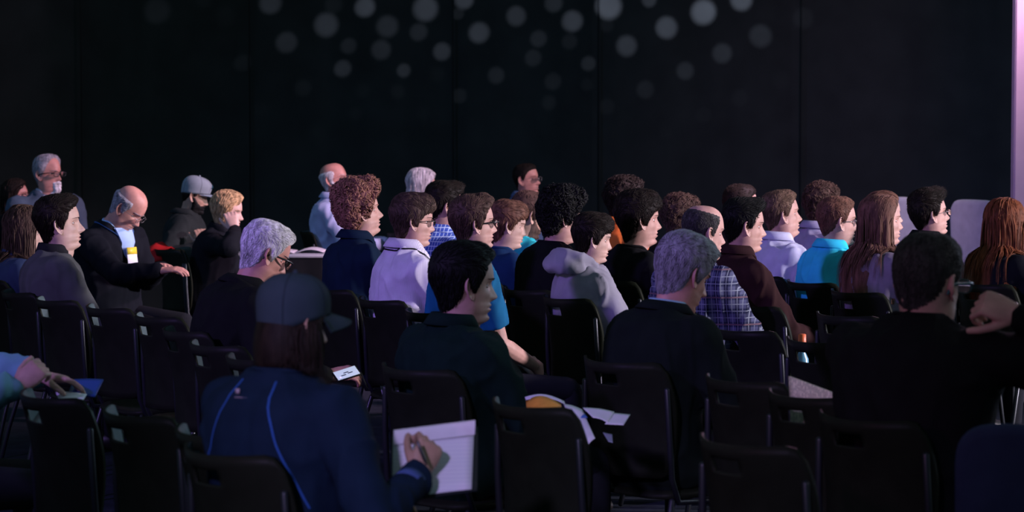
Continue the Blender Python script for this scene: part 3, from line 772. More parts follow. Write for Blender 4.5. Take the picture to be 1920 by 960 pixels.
    if sp.get('beard'):
        mk = beard_mask(P, ph, sp['beard'][0]); m = hair_mat(sp['beard'][1]); shell(mk, np.full(mk.shape, sp['beard'][2]), 'beard', m, dict(comb='beard', len=.022, n=260, K=4, lift=.001, w=.0022, rise=.002, seed=5), .001)
    # eyebrows
    if not sp.get('nobrow'):
        m = hair_mat(sp.get('brow', sp.get('hcol', 'brown')))
        for s in (-1, 1):
            pts = []; a = Acc()
            for t in np.linspace(0, 1, 7):
                y = .014 + .036 * t; z = .020 + .005 * math.sin(t * 2.3); i = int(np.argmin(np.abs(P[:, 0, 2] - z))); j = int(np.argmin(np.abs(P[i, :, 1] - s * y) + (P[i, :, 0] < .02) * 1)); pts.append(P[i, j] + Nh[i, j] * .0008)
            tb = tube(np.array(pts), [.002, .0034, .0036, .0034, .003, .0024, .0014], 6, .5); a.add(xh(tb[0]), tb[1])
            a.obj('eyebrow', m, root)
    # ---- glasses
    if sp.get('glasses'):
        gc, gr, lw_ = sp['glasses']; gm = mat('glasses_' + gc, dict(black=(.01, .01, .012), wire=(.30, .28, .28), teal=(.04, .10, .13))[gc], .25, .6, metal=.6 if gc == 'wire' else 0)
        fr = Acc(); ln = Acc()
        for s in (-1, 1):
            al = np.linspace(0, 2 * pi, 21)[:-1]
            q = np.stack([.1015 - .010 * ((np.abs(np.cos(al)) * lw_ / .026)) * 0 - .16 * np.abs(s * .033 + np.cos(al) * lw_ * 0 + np.sign(np.cos(al)) * np.abs(np.cos(al)) ** .7 * lw_ * 1.0) ** 1.6, s * .033 + np.sign(np.cos(al)) * np.abs(np.cos(al)) ** .7 * lw_, -.002 + np.sign(np.sin(al)) * np.abs(np.sin(al)) ** .75 * lw_ * .70], 1)
            tb = tube(np.vstack([q, q[:2]]), gr, 6, ends=False); fr.add(xh(tb[0]), tb[1])
            lv = np.vstack([q, q.mean(0)[None]]); ln.add(xh(lv), [(i, (i + 1) % 20, 20) for i in range(20)])
            x0 = q[:, 0].min(); pts = [(x0 + .002, s * (.033 + lw_ + .003), .006), (.075, s * .075, .008), (.03, s * .0795, .006), (-.004, s * .080, .004), (-.022, s * .079, -.010), (-.028, s * .078, -.022)]
            tb = tube(catmull(pts, 3), gr * 1.1, 6, 1.6 if gc != 'wire' else 1); fr.add(xh(tb[0]), tb[1])
            pts = [q[int(np.argmax(q[:, 1] * s))], pts[0]]; tb = tube(pts, gr, 6); fr.add(xh(tb[0]), tb[1])
        tb = tube([(.0995, .033 - lw_, .002), (.104, .004, .005), (.104, -.004, .005), (.0995, -.033 + lw_, .002)], gr, 6); fr.add(xh(tb[0]), tb[1])
        go = fr.obj('glasses', gm, root)
        ln.obj('lens', mat('lens_glass', (.95, .97, 1), .02, .5, trans=1.0), go)
    # ---- caps
    if sp.get('cap'):
        cc, flat, drop = sp['cap']; m = cloth_mat(*cc); a = Acc()
        mk = np.zeros(P.shape[:2]); az = np.broadcast_to(np.degrees(np.abs((ph + pi) % (2 * pi) - pi)), mk.shape)
        line = np.interp(az, [0, 60, 100, 180], [.045, .035, .018, drop]); Zz = P[:, :, 2]; mk = (Zz > line)
        Q = P + Nh * (.012 + .010 * sm(Zz, .03, .1))[:, :, None]; 
        if flat: Q[:, :, 0] += .010 * sm(Q[:, :, 0], .0, .07) * sm(Zz, .05, .1); Q[:, :, 2] += .006 * sm(Zz, .05, .11)
        rowsN = 14; R = []
        tt = np.linspace(0, 1, rowsN)
        for t in tt:      # regular rings from crown to the hem
            q = []
            for j in range(nc):
                zt = .1245 - t ** 1.6 * (.1245 - line[0, j]); zz = P[:, j, 2]; i = int(np.searchsorted(-zz, -zt)); i = min(max(i, 1), nr - 1); w0 = (zz[i - 1] - zt) / (zz[i - 1] - zz[i] + 1e-9); q.append(Q[i - 1, j] * (1 - w0) + Q[i, j] * w0)
            R.append(np.array(q))
        inn = [r_ * .985 for r_ in R[::-1]]
        v, f = rings(R + inn, cap=False); a.add(xh(v), f)
        b_ = sphere(R[0].mean(0) + np.array([0, 0, .002]), .008, 10, 6); a.add(xh(b_[0]), b_[1])
        co = a.obj('cap', m, root)
        for j0 in range(6):   # panel seams
            jj = int(j0 * nc / 6 + nc / 12) % nc; s_ = Acc(); tb = tube([R[k][jj] for k in range(1, rowsN)], .0016, 5); s_.add(xh(tb[0]), tb[1]); s_.obj('seam', cloth_mat(cc[0] + '_seam', tuple(x * .6 for x in cc[1])), co)
        # brim
        R2 = []; al = np.linspace(-rad(62), rad(62), 17)
        hem = R[-1]; haz = np.array([math.atan2(p[1], p[0]) for p in hem])
        inner = np.array([hem[int(np.argmin(np.abs(haz - a0)))] for a0 in al]); zc = .047
        for tt_, zo in ((0, .0), (.33, .001), (.66, .0), (1, -.002)):
            o2 = inner.copy(); ext = .080 * tt_ * np.cos(al * 1.25) ** .6
            o2[:, 0] += ext; o2[:, 1] *= 1 - .05 * tt_; o2[:, 2] = inner[:, 2] - .003 - (0 if flat else .020) * tt_ - (0 if flat else .022) * (np.sin(al)) ** 2 * tt_; R2.append(o2)
        up = np.array(R2); dn = up - np.array([0, 0, .006]); v, f = rings(list(up) + list(dn[::-1]), cap=False, closed=False)
        a = Acc(); a.add(xh(v), f); nA = len(al); v_, f_ = v, []
        tot = len(up) * 2; a.f += [tuple([0 + k * nA for k in range(tot)][::-1])] + [tuple([nA - 1 + k * nA for k in range(tot)])]; a.m += [0, 0]
        a.obj('brim', cloth_mat(*sp.get('brimc', cc)), co)
        if sp.get('cap_logo'):
            a = Acc(); 
            for (y0, z0, r0) in ((.0, .085, .016), (.012, .092, .008), (-.012, .080, .009)):
                i = int(np.argmin(np.abs(P[:, 0, 2] - z0))); j = int(np.argmin(np.abs(P[i, :, 1] - y0) + (P[i, :, 0] < 0))); c = Q[i, j] + Nh[i, j] * .003
                tb = sphere((0, 0, 0), 1, 12, 6); v = tb[0] * np.array([.003, r0, r0 * .6]); v = v @ np.array(Matrix.Rotation(-.5, 3, 'Y')).T + c; a.add(xh(v), tb[1])
            a.obj('cap_emblem', cloth_mat('emblem', (.03, .10, .14)), co)
    # ---- lanyard / strap
    if sp.get('lanyard'):
        lm = cloth_mat('lanyard_' + sp['lanyard'], dict(black=(.01, .01, .012), blue=(.05, .12, .3))[sp['lanyard']]); a = Acc()
        al = np.linspace(rad(55), 2 * pi - rad(55), 26); r0 = .094
        pts = np.stack([np.cos(al) * r0 * 1.0 - .006, np.sin(al) * r0, -.012 + 0 * al - .02 * sm(np.cos(al), -.2, .6)], 1); pts = xf(NM, pts)
        tree = poly_bvh(tv, tf); q = []
        for p in pts:
            l2, n2, _, _ = tree.find_nearest(Vector(p)); q.append(np.array(l2) + np.array(n2) * .004)
        endz = sp.get('badge_t', .35)
        e = spine(endz) + np.array([.15 + sp.get('belly', 0), 0, 0]); fr_ = []
        for sgn, st in ((1, q[0]), (-1, q[-1])):
            leg = []
            for t in np.linspace(.12, 1, 7):
                p = st * (1 - t) + e * t; l2, n2, _, _ = tree.find_nearest(Vector(p)); leg.append(np.array(l2) + np.array(n2) * .006)
            fr_.append(leg)
        path = fr_[0][::-1] + q + fr_[1]
        tb = tube(path, .0055, 6, .35); a.add(*tb); lo = a.obj('lanyard', lm, root)
        if sp.get('badge'):
            a = Acc(); l2, n2, _, _ = tree.find_nearest(Vector(e)); c = Vector(l2) + Vector(n2) * .016; up = Vector((-.25, 0, 1)).normalized()
            Mb = Matrix.Translation(c - up * .045) @ basis(Vector(n2), up); bx = box((0, 0, 0), (.005, .078, .105), Mb, .002); a.add(*bx); bo = a.obj('badge', mat('badge_white', (.75, .75, .82), .35), root)
            a = Acc(); a.add(*box((.0035, 0, .032), (.003, .074, .040), Mb)); a.obj('badge_band', mat('badge_yellow', (.80, .62, .05), .4), bo)
    if sp.get('chair', True):
        wl = root.matrix_basis
        co_ = .07 - (b - 1) * .22 - sp.get('belly', 0) * .3
        place_chair(root.location.x + co_ * math.cos(yaw), root.location.y + co_ * math.sin(yaw), yaw + rad(sp.get('cyaw', 6)), sp.get('clabel', 'black chair under the ' + sp['short']))
    sp['root'] = root; sp['Mh'] = Mh; sp['arms'] = arms; sp['N'] = N; sp['tv'] = (tv, tf); sp['xh'] = xh; PEOPLE.append(sp); return sp

# ------------------------------------------------------------------ hair recipes
H_SHORT = dict(line='short', t=.016, comb='side', len=.045, front=.006, lift=.003)
H_CROP = dict(line='fade', t=.008, comb='forward', len=.022, front=.004, w=.0026, lift=.001, rise=.002)
H_QUIFF = dict(line='fade', t=.014, comb='quiff', len=.055, front=.016, crown=.008, lift=.004, rise=.008)
H_FRINGE = dict(line='fringe', t=.020, comb='forward', len=.070, front=.008, crown=.004, K=6, rise=.005)
H_CURLY = dict(line='short', t=.026, comb='curly', len=.075, curl=.0065, K=11, dens=1.0, lump=.020, lumps=26, front=.014, crown=.012, w=.0050, rise=.010, lift=.004, fz=-.06, fz2=.05, flat=.5)
H_WAVY = dict(line='short', t=.028, comb='messy', len=.050, curl=.004, K=7, dens=1.3, lump=.012, lumps=30, front=.008, w=.0034, rise=.008)
H_BALD = dict(line='short', top='bald', t=.010, comb='back', len=.026, w=.0026, lift=.001, rise=.002)
def H(base, **k): d = dict(base); d.update(k); return d
BLACKCL = ('black', (.006, .0065, .008)); 

person(dict(short='man in the grey ribbed sweater', u=112, v=421, d=12.1, h=97, yaw=20, hyaw=-7, pitch=-6, build=1.12, fat=.7, nose=1.1, skin='fair', hcol='dark', hair=H(H_SHORT, t=.018, front=.012, comb='side'), top='sweater', cloth=('olive_grey', (.075, .078, .082)), collar_m=cloth_mat('dark_collar', (.015, .015, .018)), shrug=.01, near=True,
    label='heavy dark-haired man in a grey-green sweater gazing up, near the left edge', belly=.03))
person(dict(short='woman with the long wavy hair at the left edge', u=48, v=436, d=13.0, h=84, yaw=20, pitch=6, female=True, skin='fair', hcol='chestnut', hair=dict(line='long', t=.020, comb='down', len=.40, fall=True, curl=.003, K=16, dens=3.2, w=.0036, rise=.008), top='sweater', cloth=('dusk_blue', (.04, .06, .13)),
    label='woman with long wavy chestnut hair hiding her face, behind the man in the grey-green sweater'))
person(dict(short='older man with the yellow and white badge', u=240, v=392, d=14.6, h=80, yaw=-34, hyaw=18, pitch=38, lean=.07, slouch=1.5, build=1.15, fat=.8, skin='ruddy', hcol='grey', hair=H_BALD, glasses=('wire', .0013, .024), top='jacket', cloth=('black_suit', (.006, .007, .011)), under=('sky_blue', (.35, .50, .78)), front=True, lanyard='blue', badge=True, badge_t=.78, belly=.04,
    wpole_r=(-.7, -.5, -1), wpole_l=(-.2, .4, -1), whand_r=(300, 508, 14.25), whdir_r=(1, -.15, .12), whand_l=(304, 502, 14.4), hands=True, near=True,
    label='bald older man in a dark suit looking down, yellow and white badge on a lanyard'))
person(dict(short='bearded man in the grey cap', u=366, v=368, d=16.8, h=60, yaw=-2, hyaw=2, pitch=16, skin='tan', hcol='dark', hair=H_CROP, beard=('full', 'black', .012), cap=(('cap_grey', (.22, .26, .29)), True, .0), brimc=('brim_grey', (.20, .25, .29)), cap_logo=True, top='jacket', cloth=('charcoal', (.016, .020, .020)), hands=True,
    whand_r=(382, 462, 16.45), whdir_r=(-.2, 0, 1), whup_r=(.3, -1, 0), hcurl_r=.9,
    label='dark-bearded man in a flat-brimmed pale grey cap, looking down'))
person(dict(short='blonde woman resting her cheek on her hand', u=428, v=398, d=15.9, h=66, yaw=-5, hyaw=-5, pitch=6, lean=.10, female=True, skin='fair', hcol='blond', hair=dict(line='long', t=.026, comb='down', len=.12, K=8, dens=1.2, w=.005, rise=.004, curl=.002), top='sweater', cloth=('black_knit', (.006, .007, .010)), hands=True,
    whand_r=(441, 432, 15.72), whdir_r=(-.3, .1, 1), whup_r=(.2, -1, 0), hcurl_r=.7,
    label='woman with short blonde hair leaning her cheek on her hand'))
person(dict(short='laughing woman at the left edge', u=32, v=369, d=18.6, h=56, yaw=-5, hyaw=-8, pitch=-12, female=True, mouth=1.0, skin='ruddy', hcol='dark', hair=dict(line='long', t=.022, comb='down', len=.26, fall=True, K=10, w=.006, curl=.002), glasses=('black', .0014, .025), top='sweater', cloth=('black_knit', (.006, .007, .010)),
    label='dark-haired woman in glasses with open mouth at the far left edge'))
person(dict(short='grey-haired man with folded arms', u=91, v=327, d=18.0, h=67, yaw=-48, hyaw=16, pitch=-3, build=1.38, fat=.7, skin='ruddy', hcol='grey', hair=H(H_SHORT, line='recede', t=.012, len=.035), beard=('goatee', 'white', .014), glasses=('black', .0024, .025), top='jacket', cloth=('slate_tweed', (.06, .085, .125)), under=('pale_lilac', (.55, .55, .72)), front=True,
    hand_l=(.22, -.05, .80), hand_r=(.22, .10, .80), pole_l=(-.1, .8, -.5), pole_r=(-.1, -.8, -.5), hands=True, belly=.02,
    label='grey-haired man with dark glasses, white goatee and slate blazer, arms folded'))
person(dict(short='bald man with the white beard', u=628, v=338, d=18.3, h=62, yaw=-5, hyaw=-16, pitch=-14, build=1.1, skin='ruddy', hcol='white', hair=H_BALD, beard=('full', 'white', .016), glasses=('wire', .001, .023), top='shirt', cloth=('ice_blue', (.42, .48, .72)),
    hand_r=(.34, -.12, .80), hand_l=(.36, .1, .80), pole_r=(-.6, -.7, -.3), label='bald man with a white beard and pale blue shirt seated behind the table with papers'))
person(dict(short='woman with the light grey hair', u=792, v=352, d=18.2, h=60, yaw=5, hyaw=8, pitch=4, female=True, skin='fair', hcol='silver', hair=dict(line='long', t=.024, comb='down', len=.20, fall=True, K=9, w=.006, dens=1.2), top='sweater', cloth=('rust', (.16, .05, .03)),
    label='light grey-haired woman far back, mostly hidden by the boy with the dark quiff'))
person(dict(short='man in glasses alone at the back', u=988, v=338, d=19.0, h=58, yaw=-28, hyaw=2, pitch=-8, skin='ruddy', hcol='dark', hair=H_CROP, glasses=('wire', .0012, .024), top='shirt', cloth=('dusty_blue', (.09, .14, .26)),
    label='dark-haired man in thin glasses and a dusty blue shirt far back, facing the stage alone'))

# row of the three big heads in the middle
person(dict(short='red-curled man', u=676, v=398, d=12.3, h=91, yaw=25, hyaw=-6, pitch=-10, skin='pink', hcol='red', nose=1.05, hair=H(H_CURLY, dens=1.0), top='polo', cloth=('deep_navy', (.005, .014, .034)), near=True, build=1.05,
    label='young man with a mop of curly red hair and a deep navy polo shirt'))
person(dict(short='boy in the striped lilac shirt', u=775, v=416, d=11.6, h=92, yaw=25, hyaw=-14, pitch=2, skin='pink', hcol='brown', hair=H(H_SHORT, t=.020, front=.012, line='fringe', comb='side', part=-1), glasses=('black', .0013, .022), top='shirt', cloth=('lilac_stripe', (.66, .62, .76), 'stripe'), lanyard='black', near=True, nose=.9, jaw=.94,
    label='brown-haired boy in black glasses and a pale striped shirt with a black lanyard'))
person(dict(short='boy in the blue tee with the bare forearm', u=889, v=421, d=10.9, h=96, yaw=25, hyaw=-7, pitch=-4, skin='pink', hcol='chestnut', hair=H(H_SHORT, t=.020, front=.014, comb='side'), glasses=('black', .0022, .024), top='tee', cloth=('blue', (.010, .11, .24)), sleeve='short', near=True, nose=1.0, hands=True, lean=.06, arm=1.03,
    whand_r=(1000, 684, 11.0), whdir_r=(.35, .7, -.35), whup_r=(.1, -.8, .4), wpole_r=(-.2, -.6, -1), hcurl_r=.5,
    label='boy in thick black glasses and a blue t-shirt, bare forearm resting forward'))
person(dict(short='boy in the blue checked shirt', u=834, v=390, d=13.7, h=84, yaw=25, hyaw=-4, pitch=2, skin='pink', hcol='dark', hair=H_QUIFF, top='shirt', cloth=('blue_check', (.05, .09, .38), 'check'),
    label='dark-haired boy with an upswept quiff and a blue checked shirt'))
person(dict(short='ginger-haired boy', u=953, v=424, d=12.9, h=82, yaw=25, hyaw=-14, pitch=6, skin='fair', hcol='auburn', hair=H(H_FRINGE, t=.017), top='tee', cloth=('navy', (.010, .035, .10)), jaw=.92, nose=.9,
    label='boy with a smooth ginger fringe and dark blue tee, left of the teal shirt'))
person(dict(short='stubbled man in the teal shirt', u=992, v=406, d=14.3, h=80, yaw=25, hyaw=-4, pitch=14, skin='tan', hcol='chestnut', hair=H(H_SHORT, t=.020), beard=('full', 'brown', .003), top='tee', cloth=('teal', (.02, .34, .38)),
    label='brown-haired stubbled man with bowed head in a teal shirt'))
person(dict(short='black-curled young man in black', u=1053, v=410, d=12.3, h=90, yaw=28, hyaw=-8, pitch=6, skin='pink', hcol='black', hair=H(H_CURLY, t=.022, dens=1.0), top='tee', cloth=BLACKCL, build=1.14, near=True,
    label='broad young man with curly black hair and black top, left of the grey hoodie'))
person(dict(short='boy in the grey hoodie', u=1112, v=450, d=11.7, h=84, yaw=25, hyaw=-14, pitch=5, skin='fair', hcol='dark', hair=H(H_FRINGE, t=.020, part=1), top='hoodie', cloth=('heather_grey', (.25, .24, .30)), near=True, nose=.85, jaw=.9, shrug=-.02, build=.9,
    label='short dark-haired boy in a grey hoodie'))
person(dict(short='boy in black beside the orange shirt', u=1199, v=414, d=12.9, h=94, yaw=25, hyaw=-9, pitch=-2, skin='pink', hcol='dark', hair=H(H_FRINGE, t=.024, comb='messy', len=.06), top='tee', cloth=BLACKCL, near=True, jaw=.92,
    label='boy with messy dark hair and a black top, right of the grey hoodie'))
person(dict(short='wavy-haired person in orange', u=1172, v=380, d=14.9, h=76, yaw=25, hyaw=-2, pitch=2, skin='pink', hcol='dark', hair=H(H_WAVY, t=.032), top='polo', cloth=('orange', (.62, .15, .03)),
    label='wavy dark-haired person in an orange shirt, hidden behind the boy in black'))
person(dict(short='person with curly brown hair', u=1277, v=412, d=14.3, h=76, yaw=25, hyaw=10, pitch=2, skin='tan', hcol='chestnut', hair=H(H_WAVY, t=.030, dens=1.6), top='tee', cloth=BLACKCL,
    label='curly brown-haired person mostly hidden behind the balding man in plaid'))
person(dict(short='balding man in plaid', u=1320, v=438, d=11.1, h=101, yaw=28, hyaw=-3, pitch=3, build=1.22, fat=.7, skin='pink', hcol='buzz', hair=H(H_CROP, line='recede', top='thin', t=.003, len=.012, w=.0016, dens=1.8, rise=.001), top='shirt', cloth=('plaid', (.08, .085, .16), 'plaid'), near=True,
    label='balding heavy man in a blue and grey plaid shirt'))
person(dict(short='man in maroon', u=1396, v=426, d=12.0, h=94, yaw=25, hyaw=-12, pitch=0, skin='pink', hcol='black', hair=H(H_QUIFF, t=.010, front=.014), top='polo', cloth=('maroon', (.026, .010, .011)), near=True,
    label='young man with a black quiff and a dark maroon shirt'))
person(dict(short='crop-haired person behind the man in maroon', u=1390, v=388, d=15.2, h=76, yaw=25, hyaw=-14, pitch=0, skin='pink', hcol='dark', hair=H(H_CROP, t=.012), top='tee', cloth=BLACKCL,
    label='person with a smooth dark crop, forehead seen above the man in maroon'))
person(dict(short='boy in the pale lilac shirt', u=1466, v=404, d=13.3, h=84, yaw=25, hyaw=-12, pitch=-8, skin='pink', hcol='fairbrown', hair=H(H_SHORT, t=.013, line='fade', front=.006), top='shirt', cloth=('pale_lilac', (.66, .62, .74)), fat=.4, near=True,
    label='fair-skinned boy with short auburn hair in a pale lilac shirt, head raised'))
person(dict(short='person in the lilac top behind', u=1540, v=388, d=14.5, h=76, yaw=25, hyaw=22, pitch=4, skin='tan', hcol='chestnut', hair=H(H_WAVY, t=.022), top='shirt', cloth=('dull_lilac', (.34, .32, .46)),
    label='brown-haired person in a dull lilac shirt turned away behind the turquoise shirt'))
person(dict(short='boy in the turquoise shirt', u=1571, v=417, d=12.8, h=88, yaw=25, hyaw=-10, pitch=-2, skin='pink', hcol='auburn', hair=H(H_CROP, t=.010), glasses=('wire', .0013, .024), top='polo', cloth=('turquoise', (.04, .58, .80)), near=True, build=1.05, jaw=.93,
    label='boy with cropped auburn hair and glasses in a turquoise shirt'))
person(dict(short='woman with the long straight brown hair', u=1654, v=416, d=12.1, h=90, yaw=25, hyaw=-14, pitch=-4, female=True, skin='pink', hcol='longbrown', hair=dict(line='long', t=.014, comb='down', len=.50, fall=True, K=16, dens=2.6, w=.0036, rise=.006, curl=.0), top='sweater', cloth=('mauve_grey', (.20, .17, .22)), near=True, nose=.9,
    label='woman with very long straight brown hair falling down her back'))
person(dict(short='blonde woman behind the long brown hair', u=1658, v=404, d=13.9, h=78, yaw=25, hyaw=-16, pitch=-2, female=True, skin='fair', hcol='auburn', hair=dict(line='long', t=.016, comb='back', len=.10, K=7, w=.004, rise=.004), top='sweater', cloth=('mauve_grey', (.20, .17, .22)),
    label='blonde woman, only her crown showing above the long straight brown hair'))
person(dict(short='dark-haired young man at the right', u=1744, v=403, d=13.4, h=82, yaw=25, hyaw=-11, pitch=-10, skin='pink', hcol='dark', hair=H(H_QUIFF, t=.018, front=.012), glasses=('wire', .001, .022), top='shirt', cloth=BLACKCL, near=True,
    label='dark-haired young man in thin glasses and black shirt, head tipped up'))
person(dict(short='red-haired woman at the right edge', u=1886, v=424, d=12.7, h=86, yaw=28, hyaw=10, pitch=0, female=True, skin='fair', hcol='ginger', hair=dict(line='long', t=.022, comb='down', len=.52, fall=True, K=16, dens=4.5, w=.0046, rise=.010, curl=.001, open=70), top='sweater', cloth=('black_knit', (.006, .007, .010)),
    label='woman with long smooth red hair at the right edge'))

# nearer people, mostly silhouettes
person(dict(short='white-haired man in glasses', u=497, v=478, d=10.0, h=112, yaw=22, hyaw=3, pitch=24, lean=.08, slouch=1.6, build=1.2, fat=.4, skin='ruddy', hcol='white', hair=H(H_SHORT, t=.014, line='short', comb='forward', len=.035, dens=2.4, w=.0022), glasses=('black', .0024, .024), top='jacket', cloth=('black_jacket', (.006, .007, .007)), near=True, hands=True,
    whand_r=(612, 706, 9.75), whdir_r=(.9, .1, .15), whup_r=(-.1, -.6, .8), hcurl_r=.6, brow='grey',
    label='white-haired man in black glasses looking down at a phone, black jacket'))
person(dict(short='grey-haired man in the dark suit', u=1283, v=516, d=8.8, h=134, yaw=34, hyaw=0, pitch=20, lean=.07, slouch=1.5, build=1.12, fat=.5, skin='ruddy', hcol='grey', hair=H(H_SHORT, t=.020, len=.055, dens=2.4, w=.0026, comb='forward', front=.006), top='jacket', cloth=('suit_navy', (.006, .010, .009)), under=('pale_blue_collar', (.30, .48, .60)), near=True, nose=1.1, brow='grey',
    label='grey-haired man in a dark suit with bowed head'))
person(dict(short='black-haired man in dark green', u=872, v=535, d=8.5, h=142, yaw=34, hyaw=-13, pitch=2, build=1.15, fat=.7, nose=1.0, skin='pink', hcol='black', hair=H(H_SHORT, t=.018, comb='forward', len=.04, front=.004), top='polo', cloth=('bottle_green', (.004, .014, .012)), near=True,
    label='black-haired man in a dark green shirt in front of the boy with the bare forearm'))
person(dict(short='heavy man with hand at his chin', u=1742, v=533, d=7.15, h=180, yaw=52, hyaw=-7, pitch=4, build=1.28, fat=1.0, skin='pink', hcol='buzz', hair=H(H_CROP, line='fade', t=.006, len=.011, w=.0013, dens=2.2, rise=.001), glasses=('teal', .0026, .024), top='tee', cloth=('black_tee', (.007, .007, .008)), near=True, nup=.05, cyaw=-15, hands=True, sleeve='long', arm=1.05, ears=1.1, belly=.06,
    whand_r=(1910, 590, 6.92), whdir_r=(-.90, .12, .32), whup_r=(.25, -.80, .55), hand=1.08, wpole_r=(.6, .2, -1), hcurl_r=(1.0, 1.05, 1.1, 1.15), hthumb=.6,
    label='heavy man with cropped hair and glasses, fist at his chin, right foreground'))
person(dict(short='person in the dark cap', u=553, v=612, d=6.4, h=164, yaw=52, hyaw=-12, pitch=4, build=1.12, skin='tan', hcol='dark', hair=dict(line='long', t=.026, comb='down', len=.25, fall=True, K=10, dens=1.4, w=.006, curl=.004, rise=.010, open=60), cap=(('cap_slate', (.034, .055, .072)), False, -.028), top='tee', cloth=('navy_raglan', (.007, .017, .038)), near=True, cyaw=-12, hands=True, raglan=True,
    whand_r=(786, 890, 6.34), whdir_r=(.30, .35, .75), whup_r=(.45, -.85, .25), wpole_r=(-.1, -1, -.75), hand=.92, hcurl_r=(.85, .95, 1.05, 1.1), hthumb=.8, hand_l=(.34, .05, .72),
    label='long-haired person in a dark cap and navy raglan shirt, writing in a notepad'))
person(dict(short='person cut off by the left edge', u=-190, v=480, d=8.0, h=135, yaw=22, skin='pink', hcol='dark', hair=H_SHORT, top='shirt', cloth=('light_blue', (.16, .34, .42)), near=True, hands=True,
    whand_r=(34, 728, 7.72), whdir_r=(.55, .2, .55), whup_r=(-.2, -.9, .3), hcurl_r=(.9, 1.0, 1.0, 1.0), whand_l=(84, 708, 7.9), whdir_l=(1, -.05, -.12), whup_l=(0, .15, 1), hcurl_l=(.22, .3, .4, .5), hand=.95, arm=1.1,
    label='person cut off at left edge, crossed hands with watch and light blue cuffs'))

# ------------------------------------------------------------------ empty chairs
CF = np.array([math.cos(rad(25)), math.sin(rad(25))]); CL = np.array([-math.sin(rad(25)), math.cos(rad(25))])
def ab(a, b): p = CF * a + CL * b; return float(p[0]), float(p[1])
EMPTY = [
 (2.17, 7.45, 'empty black chair directly in front of the crossed hands at the left edge'),
 (2.27, 6.91, 'empty black chair, second from the left in the nearest row'),
 (2.32, 6.40, 'empty black chair, third from the left in the nearest row'),
 (3.10, 8.30, 'empty black chair beyond the left shoulder of the navy raglan shirt'),
 (3.15, 8.86, 'empty black chair below the back of the white-haired man'),
 (3.35, 10.22, 'empty black chair left of the white-haired man'),
 (3.30, 10.78, 'empty black chair next but one left of the white-haired man'),
 (3.22, 11.33, 'empty black chair at the elbow of the grey-green sweater'),
 (3.35, 6.64, 'empty black chair right of the notepad, in front of the splayed magazine'),
 (3.48, 5.64, 'empty black chair with wide curved top in the foreground below the dark suit'),
 (4.20, 6.51, 'empty black chair with cream paper behind its backrest slot'),
 (4.25, 6.98, 'empty black chair beside the elbow of the dark suit'),
 (4.24, 9.08, 'empty black chair hidden behind the dark green shirt'),
 (5.20, 8.06, 'empty black chair on the near side of the orange-capped bottle'),
 (5.20, 8.62, 'empty black chair just below the plaid shirt'),
 (5.95, 8.50, 'empty black chair below the long straight brown hair'),
 (5.95, 9.06, 'empty black chair below the turquoise shirt'),
 (5.86, 9.69, 'empty black chair below the pale lilac shirt'),
 (5.0, 15.3, 'empty black chair with a red scarf on its back'),
]
for a_, b_, lab in EMPTY: place_chair(*ab(a_, b_), rad(34 if b_ < 12 else 25), lab)

# padded navy chair, bottom right
def padded_chair(x, y, yaw, name, label, cloth, hw, top, seat_z=.46, tilt=.10, legm=None):
    r = empty(name, (x, y, 0), yaw); tag(r, label, 'chair')
    def pad(cx, cz, wx, wz, th, M):
        R = []
        for k, (o, sc_) in enumerate(((-.5, .90), (-.42, .97), (-.2, 1), (.2, 1), (.42, .97), (.5, .90))):
            q = []
            for t in np.linspace(0, 2 * pi, 40, endpoint=False):
                c, s = math.cos(t), math.sin(t); q.append((o * th + .012 * 0, np.sign(c) * abs(c) ** .35 * wx * sc_, cz + np.sign(s) * abs(s) ** .35 * wz * sc_))
            R.append(np.array(q))
        v, f = rings(R); return xf(M, v), f
    h = (top - seat_z - .06) / 2
    a = Acc(); v, f = pad(0, h, hw, h, .06, Matrix.Translation((-.24, 0, seat_z + .06)) @ Matrix.Rotation(-tilt, 4, 'Y')); a.add(v, f); a.obj('backrest', cloth, r)
    a = Acc(); v, f = pad(0, 0, hw, .23, .08, Matrix.Translation((.02, 0, seat_z - .04)) @ Matrix.Rotation(pi / 2, 4, 'Y')); a.add(v, f); a.obj('seat', cloth, r)
    for sx in (-.2, .22):
        for sy in (-1, 1):
            a = Acc(); a.add(*tube([(sx, sy * (hw - .04), seat_z - .07), (sx * 1.2, sy * (hw - .01), .012)], .012, 8)); a.obj('leg', legm or TUBEM(), r)
    a = Acc(); a.add(*tube([(-.19, hw - .05, seat_z - .06), (-.235, hw - .05, seat_z + .10)], .012, 8)); a.obj('bracket', legm or TUBEM(), r)
    a = Acc(); a.add(*tube([(-.19, -hw + .05, seat_z - .06), (-.235, -hw + .05, seat_z + .10)], .012, 8)); a.obj('bracket', legm or TUBEM(), r)
    return r
padded_chair(1.43, 6.45, rad(68), 'padded_chair', 'navy padded chair back cut off by the bottom right corner', cloth_mat('navy_pad', (.030, .036, .085)), .25, .96)
pale = cloth_mat('pale_mesh', (.58, .56, .60)); palem = mat('pale_metal', (.35, .33, .38), .4, .5)
p_ = at(1836, 430, 18.0); padded_chair(p_.x + .17, 18.0, rad(32), 'pale_chair', 'tall pale grey chair back left of the red-haired woman', pale, .235, 1.13, .44, .06, palem)
p_ = at(1712, 430, 18.4); padded_chair(p_.x + .17, 18.6, rad(32), 'pale_chair', 'tall pale grey chair back behind the long straight brown hair', pale, .235, 1.13, .44, .06, palem)

